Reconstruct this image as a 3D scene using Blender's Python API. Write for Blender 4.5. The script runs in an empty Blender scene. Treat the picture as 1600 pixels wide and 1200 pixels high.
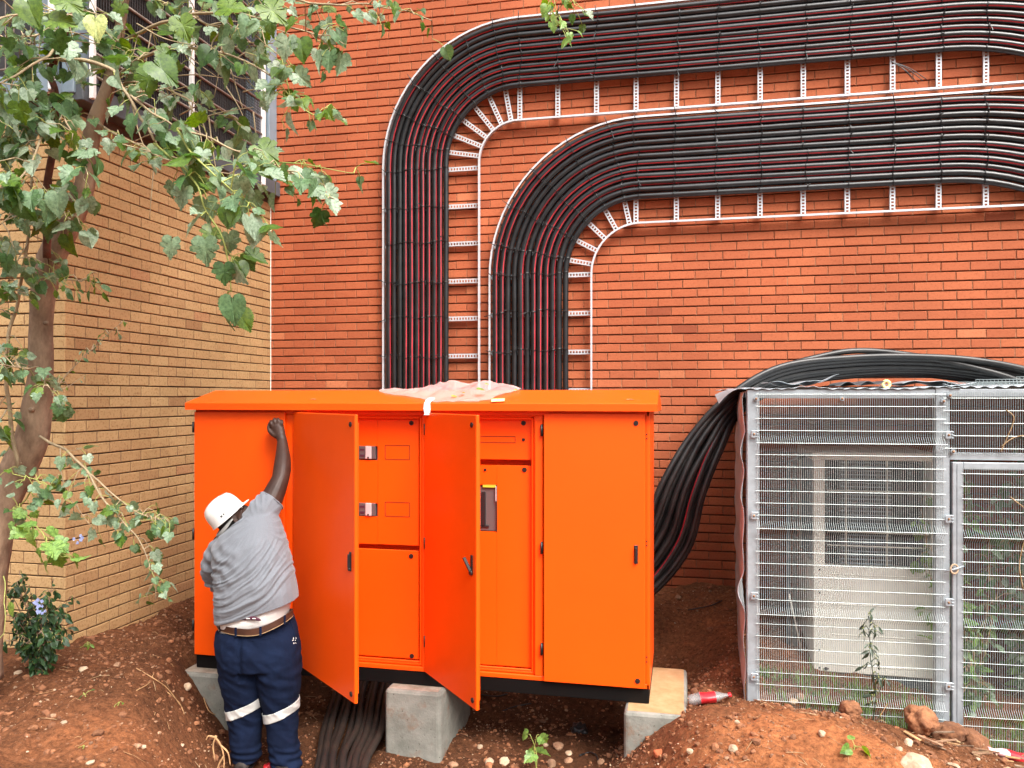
import bpy, bmesh, math, random
from mathutils import Vector, Matrix, noise
R = math.radians
rnd = random.Random(7)
scene = bpy.context.scene
COL = scene.collection

# ------------------------------------------------------------------ camera
YAW = R(12.2)
FPX = 1231.0
cam_d = bpy.data.cameras.new('camera')
cam_d.sensor_width = 36.0
cam_d.lens = 36.0 * FPX / 1600.0
cam_d.shift_y = 20.0 / 1600.0
cam_d.clip_start = 0.05
cam_d.clip_end = 300
cam = bpy.data.objects.new('camera', cam_d)
COL.objects.link(cam)
cam.location = (0, 0, 0)
cam.rotation_euler = (R(90), 0, YAW)
scene.camera = cam

# ------------------------------------------------------------------ light
world = bpy.data.worlds.new('World')
scene.world = world
world.use_nodes = True
wn = world.node_tree
bg = wn.nodes['Background']
sky = wn.nodes.new('ShaderNodeTexSky')
sky.sky_type = 'NISHITA'
sky.sun_disc = False
SUN_DIR = Vector((0.55, -0.60, 1.0)).normalized()
sky.sun_elevation = math.asin(SUN_DIR.z)
sky.sun_rotation = math.atan2(SUN_DIR.x, SUN_DIR.y)
sky.air_density = 1.0
sky.dust_density = 6.0
sky.ozone_density = 0.5
hs = wn.nodes.new('ShaderNodeHueSaturation')
hs.inputs['Saturation'].default_value = 0.35
wn.links.new(sky.outputs[0], hs.inputs['Color'])
# an overcast sky is brightest overhead and dim towards the horizon
wtc = wn.nodes.new('ShaderNodeTexCoord'); wsp = wn.nodes.new('ShaderNodeSeparateXYZ')
wn.links.new(wtc.outputs['Generated'], wsp.inputs[0])
wmr = wn.nodes.new('ShaderNodeMapRange')
wmr.inputs['From Min'].default_value = 0.0; wmr.inputs['From Max'].default_value = 0.9
wmr.inputs['To Min'].default_value = 0.42; wmr.inputs['To Max'].default_value = 2.0
wn.links.new(wsp.outputs['Z'], wmr.inputs[0])
wvm = wn.nodes.new('ShaderNodeVectorMath'); wvm.operation = 'SCALE'
wn.links.new(hs.outputs[0], wvm.inputs[0]); wn.links.new(wmr.outputs[0], wvm.inputs['Scale'])
wn.links.new(wvm.outputs[0], bg.inputs['Color'])
bg.inputs['Strength'].default_value = 0.15
sun_d = bpy.data.lights.new('sun', 'SUN')
sun_d.energy = 2.0
sun_d.angle = R(30)
sun_d.color = (1.0, 0.95, 0.88)
sun = bpy.data.objects.new('sun', sun_d)
COL.objects.link(sun)
sun.rotation_euler = SUN_DIR.to_track_quat('Z', 'Y').to_euler()
scene.view_settings.view_transform = 'Standard'
scene.view_settings.look = 'None'
scene.view_settings.exposure = 0.70
scene.view_settings.gamma = 1.0

# ------------------------------------------------------------------ measuring helpers
FW = Vector((-math.sin(YAW), math.cos(YAW), 0))
RT = Vector((math.cos(YAW), math.sin(YAW), 0))
def ray(px, py):
    return FW + RT * ((px - 800) / FPX) + Vector((0, 0, (620 - py) / FPX))
def PT(px, py, t):
    return ray(px, py) * t
def onY(px, py, Y):
    d = ray(px, py)
    return d * (Y / d.y)
def onX(px, py, X):
    d = ray(px, py)
    return d * (X / d.x)

# ------------------------------------------------------------------ material helpers
def new_mat(name):
    m = bpy.data.materials.new(name)
    m.use_nodes = True
    return m, m.node_tree.nodes, m.node_tree.links, m.node_tree.nodes['Principled BSDF']
def mat(name, col, rough=0.6, metal=0.0, var=0.0, vscale=8.0, bump=0.0, bscale=60.0, col2=None, spec=0.5, rndvar=0.0,
        rough_var=0.0, detail=6.0, coat=0.0, stretch=None):
    m, N, L, P = new_mat(name)
    P.inputs['Base Color'].default_value = (*col, 1)
    P.inputs['Roughness'].default_value = rough
    P.inputs['Metallic'].default_value = metal
    P.inputs['Specular IOR Level'].default_value = spec
    P.inputs['Coat Weight'].default_value = coat
    tc = N.new('ShaderNodeTexCoord')
    src = tc.outputs['Object']
    if stretch:
        mp = N.new('ShaderNodeMapping')
        mp.inputs['Scale'].default_value = stretch
        L.new(src, mp.inputs[0]); src = mp.outputs[0]
    out = None
    if var > 0 or col2 is not None:
        n = N.new('ShaderNodeTexNoise')
        n.inputs['Scale'].default_value = vscale
        n.inputs['Detail'].default_value = detail
        n.inputs['Roughness'].default_value = 0.65
        L.new(src, n.inputs['Vector'])
        r = N.new('ShaderNodeValToRGB')
        c2 = col2 if col2 is not None else tuple(min(1, c * (1 + var)) for c in col)
        c1 = col if col2 is not None else tuple(c * (1 - var) for c in col)
        r.color_ramp.elements[0].position = 0.36
        r.color_ramp.elements[1].position = 0.66
        r.color_ramp.elements[0].color = (*c1, 1)
        r.color_ramp.elements[1].color = (*c2, 1)
        L.new(n.outputs['Fac'], r.inputs[0])
        out = r.outputs[0]
        if rough_var:
            mr = N.new('ShaderNodeMapRange')
            mr.inputs['To Min'].default_value = max(0, rough - rough_var)
            mr.inputs['To Max'].default_value = min(1, rough + rough_var)
            L.new(n.outputs['Fac'], mr.inputs[0]); L.new(mr.outputs[0], P.inputs['Roughness'])
    if rndvar > 0:
        at = N.new('ShaderNodeAttribute'); at.attribute_name = 'rnd'
        mr = N.new('ShaderNodeMapRange')
        mr.inputs['To Min'].default_value = 1 - rndvar
        mr.inputs['To Max'].default_value = 1 + rndvar
        L.new(at.outputs['Fac'], mr.inputs[0])
        h = N.new('ShaderNodeHueSaturation')
        L.new(mr.outputs[0], h.inputs['Value'])
        if out is not None: L.new(out, h.inputs['Color'])
        else: h.inputs['Color'].default_value = (*col, 1)
        out = h.outputs[0]
    if out is not None:
        L.new(out, P.inputs['Base Color'])
    if bump > 0:
        n2 = N.new('ShaderNodeTexNoise')
        n2.inputs['Scale'].default_value = bscale
        n2.inputs['Detail'].default_value = 5
        L.new(src, n2.inputs['Vector'])
        b = N.new('ShaderNodeBump')
        b.inputs['Strength'].default_value = bump
        b.inputs['Distance'].default_value = 0.01
        L.new(n2.outputs['Fac'], b.inputs['Height'])
        L.new(b.outputs[0], P.inputs['Normal'])
    return m

def brick_mat(name, stops, speck, sat_noise=1.0, grime=None):
    """fired clay: colour from a per-brick number, plus grain specks and broad weather stains"""
    m, N, L, P = new_mat(name)
    P.inputs['Roughness'].default_value = 0.85
    P.inputs['Specular IOR Level'].default_value = 0.25
    at = N.new('ShaderNodeAttribute'); at.attribute_name = 'rnd'
    r = N.new('ShaderNodeValToRGB')
    while len(r.color_ramp.elements) < len(stops): r.color_ramp.elements.new(0.5)
    for e, (p, c) in zip(r.color_ramp.elements, stops):
        e.position = p; e.color = (*c, 1)
    L.new(at.outputs['Fac'], r.inputs[0])
    tc = N.new('ShaderNodeTexCoord')
    n = N.new('ShaderNodeTexNoise'); n.inputs['Scale'].default_value = 55; n.inputs['Detail'].default_value = 5
    n.inputs['Roughness'].default_value = 0.7
    L.new(tc.outputs['Object'], n.inputs['Vector'])
    r2 = N.new('ShaderNodeValToRGB')
    r2.color_ramp.elements[0].position = 0.3; r2.color_ramp.elements[0].color = (*speck, 1)
    r2.color_ramp.elements[1].position = 0.5; r2.color_ramp.elements[1].color = (1, 1, 1, 1)
    L.new(n.outputs['Fac'], r2.inputs[0])
    mx = N.new('ShaderNodeMix'); mx.data_type = 'RGBA'; mx.blend_type = 'MULTIPLY'
    mx.inputs['Factor'].default_value = 0.8
    L.new(r.outputs[0], mx.inputs[6]); L.new(r2.outputs[0], mx.inputs[7])
    n3 = N.new('ShaderNodeTexNoise'); n3.inputs['Scale'].default_value = 0.9; n3.inputs['Detail'].default_value = 4
    L.new(tc.outputs['Object'], n3.inputs['Vector'])
    r3 = N.new('ShaderNodeValToRGB')
    r3.color_ramp.elements[0].position = 0.3; r3.color_ramp.elements[0].color = (*(grime or (0.82, 0.8, 0.8)), 1)
    r3.color_ramp.elements[1].position = 0.65; r3.color_ramp.elements[1].color = (1.05, 1.05, 1.05, 1)
    L.new(n3.outputs['Fac'], r3.inputs[0])
    mx2 = N.new('ShaderNodeMix'); mx2.data_type = 'RGBA'; mx2.blend_type = 'MULTIPLY'
    mx2.inputs['Factor'].default_value = 1.0
    L.new(mx.outputs[2], mx2.inputs[6]); L.new(r3.outputs[0], mx2.inputs[7])
    L.new(mx2.outputs[2], P.inputs['Base Color'])
    b = N.new('ShaderNodeBump'); b.inputs['Strength'].default_value = 0.35; b.inputs['Distance'].default_value = 0.004
    n4 = N.new('ShaderNodeTexNoise'); n4.inputs['Scale'].default_value = 120; n4.inputs['Detail'].default_value = 4
    L.new(tc.outputs['Object'], n4.inputs['Vector'])
    L.new(n4.outputs['Fac'], b.inputs['Height']); L.new(b.outputs[0], P.inputs['Normal'])
    return m

def leaf_mat(name, stops, trans=0.35, rough=0.45):
    m, N, L, P = new_mat(name)
    at = N.new('ShaderNodeAttribute'); at.attribute_name = 'rnd'
    r = N.new('ShaderNodeValToRGB')
    while len(r.color_ramp.elements) < len(stops): r.color_ramp.elements.new(0.5)
    for e, (p, c) in zip(r.color_ramp.elements, stops):
        e.position = p; e.color = (*c, 1)
    L.new(at.outputs['Fac'], r.inputs[0])
    tc = N.new('ShaderNodeTexCoord')
    n = N.new('ShaderNodeTexNoise'); n.inputs['Scale'].default_value = 70; n.inputs['Detail'].default_value = 6; n.inputs['Roughness'].default_value = 0.7
    L.new(tc.outputs['Object'], n.inputs['Vector'])
    r2 = N.new('ShaderNodeValToRGB')
    r2.color_ramp.elements[0].position = 0.35; r2.color_ramp.elements[0].color = (0.62, 0.66, 0.6, 1)
    r2.color_ramp.elements[1].position = 0.68; r2.color_ramp.elements[1].color = (1.75, 1.55, 1.6, 1)
    L.new(n.outputs['Fac'], r2.inputs[0])
    mx = N.new('ShaderNodeMix'); mx.data_type = 'RGBA'; mx.blend_type = 'MULTIPLY'; mx.inputs['Factor'].default_value = 1
    L.new(r.outputs[0], mx.inputs[6]); L.new(r2.outputs[0], mx.inputs[7])
    L.new(mx.outputs[2], P.inputs['Base Color'])
    P.inputs['Roughness'].default_value = rough
    P.inputs['Specular IOR Level'].default_value = 0.6
    tr = N.new('ShaderNodeBsdfTranslucent')
    h = N.new('ShaderNodeHueSaturation'); h.inputs['Value'].default_value = 1.6; h.inputs['Hue'].default_value = 0.47
    h.inputs['Saturation'].default_value = 1.3
    L.new(mx.outputs[2], h.inputs['Color']); L.new(h.outputs[0], tr.inputs['Color'])
    ms = N.new('ShaderNodeMixShader'); ms.inputs[0].default_value = trans
    L.new(P.outputs[0], ms.inputs[1]); L.new(tr.outputs[0], ms.inputs[2])
    L.new(ms.outputs[0], N['Material Output'].inputs['Surface'])
    return m

M = {}
M['red_brick'] = brick_mat('red_clay_brick', [(0.0, (0.29, 0.075, 0.034)), (0.25, (0.37, 0.100, 0.043)), (0.6, (0.415, 0.118, 0.050)), (0.88, (0.45, 0.134, 0.057)), (1.0, (0.49, 0.165, 0.075))], (0.72, 0.66, 0.62))
M['yel_brick'] = brick_mat('buff_clay_brick', [(0.0, (0.37, 0.21, 0.10)), (0.25, (0.46, 0.285, 0.135)), (0.6, (0.50, 0.325, 0.155)), (0.88, (0.55, 0.37, 0.18)), (1.0, (0.47, 0.26, 0.13))], (0.5, 0.38, 0.3), grime=(0.80, 0.78, 0.74))
M['red_mortar'] = mat('red_mortar', (0.17, 0.075, 0.042), 0.95, var=0.25, vscale=6, bump=0.4, bscale=90)
M['red_perpend'] = mat('red_perpend_mortar', (0.14, 0.050, 0.022), 0.95, col2=(0.34, 0.15, 0.075), vscale=30, bump=0.4)
M['yel_perpend'] = mat('brown_perpend_mortar', (0.12, 0.060, 0.028), 0.95, col2=(0.26, 0.15, 0.08), vscale=30, bump=0.4)
M['yel_mortar'] = mat('grey_brown_mortar', (0.10, 0.068, 0.045), 0.95, var=0.25, vscale=6, bump=0.4, bscale=90)
M['orange'] = mat('orange_powder_coat', (0.92, 0.086, 0.001), 0.42, var=0.03, vscale=2.0, bump=0.02, bscale=260, spec=0.35)
M['black'] = mat('black_satin_plastic', (0.012, 0.012, 0.013), 0.45)
M['plinth'] = mat('black_painted_steel', (0.003, 0.0025, 0.0025), 0.6, spec=0.2)
M['dark_gap'] = mat('dark_gasket', (0.02, 0.004, 0.002), 0.8)
M['cable'] = mat('black_cable_sheath', (0.0085, 0.0095, 0.011), 0.36, var=0.4, vscale=9, bump=0.06, bscale=30, rough_var=0.10, spec=0.6)
M['cable_dusty'] = mat('dusty_cable_sheath', (0.007, 0.007, 0.008), 0.40, col2=(0.028, 0.026, 0.025), vscale=5, rough_var=0.1)
M['cable_mud'] = mat('muddy_cable_sheath', (0.007, 0.006, 0.006), 0.6, col2=(0.030, 0.018, 0.012), vscale=7, bump=0.2)
M['red_stripe'] = mat('red_cable_stripe', (0.36, 0.018, 0.028), 0.45, var=0.3, vscale=3)
M['galv'] = mat('galvanised_steel', (0.36, 0.40, 0.43), 0.42, 0.35, var=0.12, vscale=14, rough_var=0.1)
M['wire'] = mat('galvanised_wire', (0.44, 0.49, 0.48), 0.4, 0.3)
M['tray'] = mat('zinc_tray_steel', (0.58, 0.60, 0.63), 0.4, 0.25, var=0.06, vscale=10)
def conc_mat(name, c1, c2, stain, amt):
    m, N, L, P = new_mat(name)
    P.inputs['Roughness'].default_value = 0.92; P.inputs['Specular IOR Level'].default_value = 0.2
    tc = N.new('ShaderNodeTexCoord')
    def nz(s, d, off):
        mp = N.new('ShaderNodeMapping'); mp.inputs['Location'].default_value = (off, off * .7, off * 1.3)
        n = N.new('ShaderNodeTexNoise'); n.inputs['Scale'].default_value = s; n.inputs['Detail'].default_value = d; n.inputs['Roughness'].default_value = .7
        L.new(tc.outputs['Object'], mp.inputs[0]); L.new(mp.outputs[0], n.inputs['Vector']); return n
    def ramp(src, p0, p1, k0, k1):
        r = N.new('ShaderNodeValToRGB'); r.color_ramp.elements[0].position = p0; r.color_ramp.elements[1].position = p1
        r.color_ramp.elements[0].color = (*k0, 1); r.color_ramp.elements[1].color = (*k1, 1); L.new(src, r.inputs[0]); return r
    n1 = nz(7, 8, 0); r1 = ramp(n1.outputs['Fac'], .35, .65, c1, c2)
    n2 = nz(4.5, 8, 5); r2 = ramp(n2.outputs['Fac'], .56, .70, (0, 0, 0), (amt, amt, amt))
    mx = N.new('ShaderNodeMix'); mx.data_type = 'RGBA'; mx.inputs[7].default_value = (*stain, 1)
    L.new(r2.outputs[0], mx.inputs['Factor']); L.new(r1.outputs[0], mx.inputs[6])
    n3 = nz(48, 2, 9); r3 = ramp(n3.outputs['Fac'], .27, .33, (.35, .33, .3), (1, 1, 1))
    mm = N.new('ShaderNodeMix'); mm.data_type = 'RGBA'; mm.blend_type = 'MULTIPLY'; mm.inputs['Factor'].default_value = 1
    L.new(mx.outputs[2], mm.inputs[6]); L.new(r3.outputs[0], mm.inputs[7]); L.new(mm.outputs[2], P.inputs['Base Color'])
    bp = N.new('ShaderNodeBump'); bp.inputs['Strength'].default_value = .45; bp.inputs['Distance'].default_value = .006
    L.new(n3.outputs['Fac'], bp.inputs['Height']); L.new(bp.outputs[0], P.inputs['Normal'])
    return m
M['conc'] = conc_mat('cast_concrete', (0.165, 0.165, 0.142), (0.265, 0.26, 0.228), (0.20, 0.10, 0.055), .8)
M['conc_edge'] = mat('stained_concrete', (0.24, 0.18, 0.13), 0.9, col2=(0.36, 0.31, 0.25), vscale=14, bump=0.35)
M['conc_tan'] = mat('soil_stained_concrete', (0.36, 0.20, 0.088), 0.9, col2=(0.45, 0.28, 0.14), vscale=11, bump=0.2)
M['cream'] = mat('cream_painted_sheet', (0.84, 0.82, 0.74), 0.5, var=0.05, vscale=6)
M['coil'] = mat('dark_condenser_fins', (0.018, 0.024, 0.030), 0.5, 0.3)
M['bluegrey'] = mat('blue_grey_painted_steel', (0.20, 0.26, 0.31), 0.5, var=0.12, vscale=4)
M['slate'] = mat('slate_painted_steel', (0.075, 0.085, 0.095), 0.6, var=0.2, vscale=5)
M['louvre'] = mat('dusty_dark_louvre', (0.035, 0.033, 0.034), 0.7, var=0.4, vscale=9)
M['rust'] = mat('weathered_rail', (0.22, 0.17, 0.14), 0.7, var=0.3, vscale=12)
M['white'] = mat('white_paint', (0.78, 0.78, 0.76), 0.5, var=0.06, vscale=9)
M['bark'] = mat('mulberry_bark', (0.14, 0.085, 0.052), 0.9, col2=(0.36, 0.245, 0.16), vscale=11, bump=0.8, bscale=28, stretch=(1, 1, 0.45))
M['bark_red'] = mat('red_brown_bark', (0.13, 0.045, 0.028), 0.85, var=0.4, vscale=20, bump=0.4)
M['twig'] = mat('pale_twig_bark', (0.33, 0.25, 0.15), 0.8, var=0.25, vscale=18, bump=0.3)
M['petiole'] = mat('green_petiole', (0.30, 0.33, 0.08), 0.6)
M['leaf'] = leaf_mat('mulberry_leaf', [(0.0, (0.030, 0.080, 0.015)), (0.22, (0.060, 0.145, 0.045)), (0.42, (0.12, 0.22, 0.11)), (0.58, (0.19, 0.30, 0.19)), (0.68, (0.26, 0.36, 0.26)), (0.74, (0.055, 0.13, 0.014)), (1.0, (0.11, 0.20, 0.022))])
M['leaf_pale'] = leaf_mat('pale_leaf', [(0.0, (0.42, 0.55, 0.20)), (1.0, (0.5, 0.62, 0.28))])
M['leaf_dark'] = leaf_mat('dark_shrub_leaf', [(0.0, (0.012, 0.035, 0.012)), (0.6, (0.025, 0.075, 0.022)), (1.0, (0.05, 0.13, 0.035))], 0.2)
M['leaf_weed'] = leaf_mat('fresh_weed_leaf', [(0.0, (0.10, 0.22, 0.04)), (1.0, (0.20, 0.36, 0.09))])
M['leaf_dull'] = leaf_mat('dull_weed_leaf', [(0.0, (0.02, 0.035, 0.02)), (1.0, (0.04, 0.07, 0.04))], 0.15)
M['grass'] = leaf_mat('grass_blade', [(0.0, (0.05, 0.13, 0.02)), (1.0, (0.16, 0.30, 0.05))])
M['petal'] = mat('pale_blue_petal', (0.42, 0.50, 0.85), 0.6)
M['stone_pale'] = mat('pale_stone', (0.36, 0.24, 0.15), 0.9, col2=(0.50, 0.39, 0.27), vscale=20, bump=0.4, rndvar=0.25)
M['stone_brown'] = mat('brown_stone', (0.20, 0.10, 0.055), 0.9, col2=(0.36, 0.22, 0.13), vscale=16, bump=0.5, rndvar=0.3)
M['clod'] = mat('soil_clod', (0.15, 0.060, 0.028), 0.95, col2=(0.30, 0.125, 0.055), vscale=22, bump=0.6, rndvar=0.3)
M['root'] = mat('dry_root', (0.42, 0.24, 0.11), 0.8, var=0.3, vscale=14)
M['straw'] = mat('dry_straw', (0.38, 0.25, 0.13), 0.8, var=0.2, vscale=14)
M['skin'] = mat('dark_skin', (0.036, 0.016, 0.011), 0.5, spec=0.35, col2=(0.055, 0.026, 0.018), vscale=9, bump=0.06, bscale=160)
M['nail'] = mat('nail', (0.20, 0.11, 0.09), 0.4)
M['hair'] = mat('black_hair', (0.010, 0.008, 0.007), 0.8, bump=0.5, bscale=300)
M['helmet'] = mat('white_helmet_shell', (0.80, 0.80, 0.77), 0.32, var=0.03, vscale=6)
M['greyplastic'] = mat('grey_helmet_band', (0.28, 0.28, 0.27), 0.6)
M['navy'] = mat('navy_work_cloth', (0.003, 0.0065, 0.021), 0.9, spec=0.15, col2=(0.006, 0.013, 0.038), vscale=7, bump=0.25, bscale=420)
M['reflect'] = mat('silver_reflective_tape', (0.66, 0.67, 0.64), 0.4, 0.1, var=0.06, vscale=20)
M['belt'] = mat('brown_leather', (0.055, 0.020, 0.010), 0.5, var=0.3, vscale=15)
M['undershirt'] = mat('white_cotton', (0.78, 0.74, 0.70), 0.9, bump=0.15, bscale=90)
M['maroon'] = mat('maroon_waistband', (0.07, 0.01, 0.03), 0.8)
M['boot'] = mat('dusty_boot_leather', (0.02, 0.013, 0.010), 0.7, var=0.4, vscale=20)
M['bottle_red'] = mat('red_label', (0.60, 0.02, 0.03), 0.4, var=0.2, vscale=30)
M['bottle_pink'] = mat('pink_label', (0.75, 0.45, 0.46), 0.5)
M['yellowtag'] = mat('yellow_paper', (0.85, 0.72, 0.30), 0.8)
M['greenplate'] = mat('green_yellow_strip', (0.45, 0.50, 0.04), 0.5)
M['breaker'] = mat('dark_grey_breaker', (0.10, 0.085, 0.085), 0.5)
M['toggle'] = mat('pale_grey_toggle', (0.55, 0.46, 0.46), 0.5)
M['soil'] = None

def shirt_mat():
    m, N, L, P = new_mat('grey_marl_jersey')
    tc = N.new('ShaderNodeTexCoord')
    n = N.new('ShaderNodeTexNoise'); n.inputs['Scale'].default_value = 260; n.inputs['Detail'].default_value = 2
    L.new(tc.outputs['Object'], n.inputs['Vector'])
    r = N.new('ShaderNodeValToRGB')
    r.color_ramp.elements[0].color = (0.135, 0.148, 0.170, 1); r.color_ramp.elements[1].color = (0.215, 0.23, 0.26, 1)
    L.new(n.outputs['Fac'], r.inputs[0]); L.new(r.outputs[0], P.inputs['Base Color'])
    P.inputs['Roughness'].default_value = 0.9
    P.inputs['Sheen Weight'].default_value = 0.2
    b = N.new('ShaderNodeBump'); b.inputs['Strength'].default_value = 0.12; b.inputs['Distance'].default_value = 0.003
    L.new(n.outputs['Fac'], b.inputs['Height']); L.new(b.outputs[0], P.inputs['Normal'])
    return m
M['shirt'] = shirt_mat()

def soil_mat():
    m, N, L, P = new_mat('red_soil')
    P.inputs['Roughness'].default_value = 0.97
    P.inputs['Specular IOR Level'].default_value = 0.15
    tc = N.new('ShaderNodeTexCoord')
    def noise_n(s, d=6, rg=0.6):
        n = N.new('ShaderNodeTexNoise'); n.inputs['Scale'].default_value = s; n.inputs['Detail'].default_value = d
        n.inputs['Roughness'].default_value = rg
        L.new(tc.outputs['Object'], n.inputs['Vector']); return n
    n1 = noise_n(1.6, 5); n2 = noise_n(30, 8, 0.8); n3 = noise_n(150, 3, 0.8)
    at = N.new('ShaderNodeAttribute'); at.attribute_name = 'dry'  # soil dryness, with painted shade carried in the same value
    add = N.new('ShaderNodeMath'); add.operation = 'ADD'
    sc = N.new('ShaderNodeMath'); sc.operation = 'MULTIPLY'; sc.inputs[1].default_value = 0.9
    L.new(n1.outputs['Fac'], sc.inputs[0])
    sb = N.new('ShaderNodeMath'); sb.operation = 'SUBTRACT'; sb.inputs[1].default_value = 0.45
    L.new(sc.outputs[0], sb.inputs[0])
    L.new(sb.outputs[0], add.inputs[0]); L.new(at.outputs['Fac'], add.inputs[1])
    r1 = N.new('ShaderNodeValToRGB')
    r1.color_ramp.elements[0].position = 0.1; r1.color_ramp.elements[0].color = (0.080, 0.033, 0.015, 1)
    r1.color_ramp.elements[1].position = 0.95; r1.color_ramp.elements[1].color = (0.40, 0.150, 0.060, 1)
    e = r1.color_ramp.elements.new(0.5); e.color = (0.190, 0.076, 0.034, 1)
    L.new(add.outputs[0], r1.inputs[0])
    r2 = N.new('ShaderNodeValToRGB')
    r2.color_ramp.elements[0].position = 0.33; r2.color_ramp.elements[0].color = (0.33, 0.30, 0.28, 1)
    r2.color_ramp.elements[1].position = 0.64; r2.color_ramp.elements[1].color = (1.5, 1.45, 1.4, 1)
    L.new(n2.outputs['Fac'], r2.inputs[0])
    mx = N.new('ShaderNodeMix'); mx.data_type = 'RGBA'; mx.blend_type = 'MULTIPLY'; mx.inputs['Factor'].default_value = 1
    L.new(r1.outputs[0], mx.inputs[6]); L.new(r2.outputs[0], mx.inputs[7])
    r3 = N.new('ShaderNodeValToRGB')
    r3.color_ramp.elements[0].position = 0.63; r3.color_ramp.elements[0].color = (0, 0, 0, 1)
    r3.color_ramp.elements[1].position = 0.74; r3.color_ramp.elements[1].color = (1, 1, 1, 1)
    L.new(n3.outputs['Fac'], r3.inputs[0])
    mx2 = N.new('ShaderNodeMix'); mx2.data_type = 'RGBA'
    mx2.inputs[7].default_value = (0.52, 0.32, 0.19, 1)
    L.new(r3.outputs[0], mx2.inputs['Factor']); L.new(mx.outputs[2], mx2.inputs[6])
    L.new(mx2.outputs[2], P.inputs['Base Color'])
    b = N.new('ShaderNodeBump'); b.inputs['Strength'].default_value = 0.9; b.inputs['Distance'].default_value = 0.02
    L.new(n2.outputs['Fac'], b.inputs['Height'])
    b2 = N.new('ShaderNodeBump'); b2.inputs['Strength'].default_value = 0.7; b2.inputs['Distance'].default_value = 0.006
    L.new(n3.outputs['Fac'], b2.inputs['Height']); L.new(b.outputs[0], b2.inputs['Normal'])
    L.new(b2.outputs[0], P.inputs['Normal'])
    return m
M['soil'] = soil_mat()

def film_mat():
    m, N, L, P = new_mat('thin_clear_plastic_film')
    P.inputs['Base Color'].default_value = (0.75, 0.68, 0.67, 1)
    P.inputs['Roughness'].default_value = 0.25
    t = N.new('ShaderNodeBsdfTransparent')
    tl = N.new('ShaderNodeBsdfTranslucent'); tl.inputs['Color'].default_value = (0.9, 0.86, 0.84, 1)
    m1 = N.new('ShaderNodeMixShader'); m1.inputs[0].default_value = 0.35
    L.new(P.outputs[0], m1.inputs[1]); L.new(tl.outputs[0], m1.inputs[2])
    m2 = N.new('ShaderNodeMixShader'); m2.inputs[0].default_value = 0.45
    L.new(t.outputs[0], m2.inputs[1]); L.new(m1.outputs[0], m2.inputs[2])
    L.new(m2.outputs[0], N['Material Output'].inputs['Surface'])
    return m
M['film'] = film_mat()
def glassy(name, col, a):
    m, N, L, P = new_mat(name)
    P.inputs['Base Color'].default_value = (*col, 1); P.inputs['Roughness'].default_value = 0.15
    t = N.new('ShaderNodeBsdfTransparent')
    m2 = N.new('ShaderNodeMixShader'); m2.inputs[0].default_value = a
    L.new(t.outputs[0], m2.inputs[1]); L.new(P.outputs[0], m2.inputs[2])
    L.new(m2.outputs[0], N['Material Output'].inputs['Surface'])
    return m
M['clearplastic'] = glassy('clear_bottle_plastic', (0.35, 0.36, 0.36), 0.4)

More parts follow.
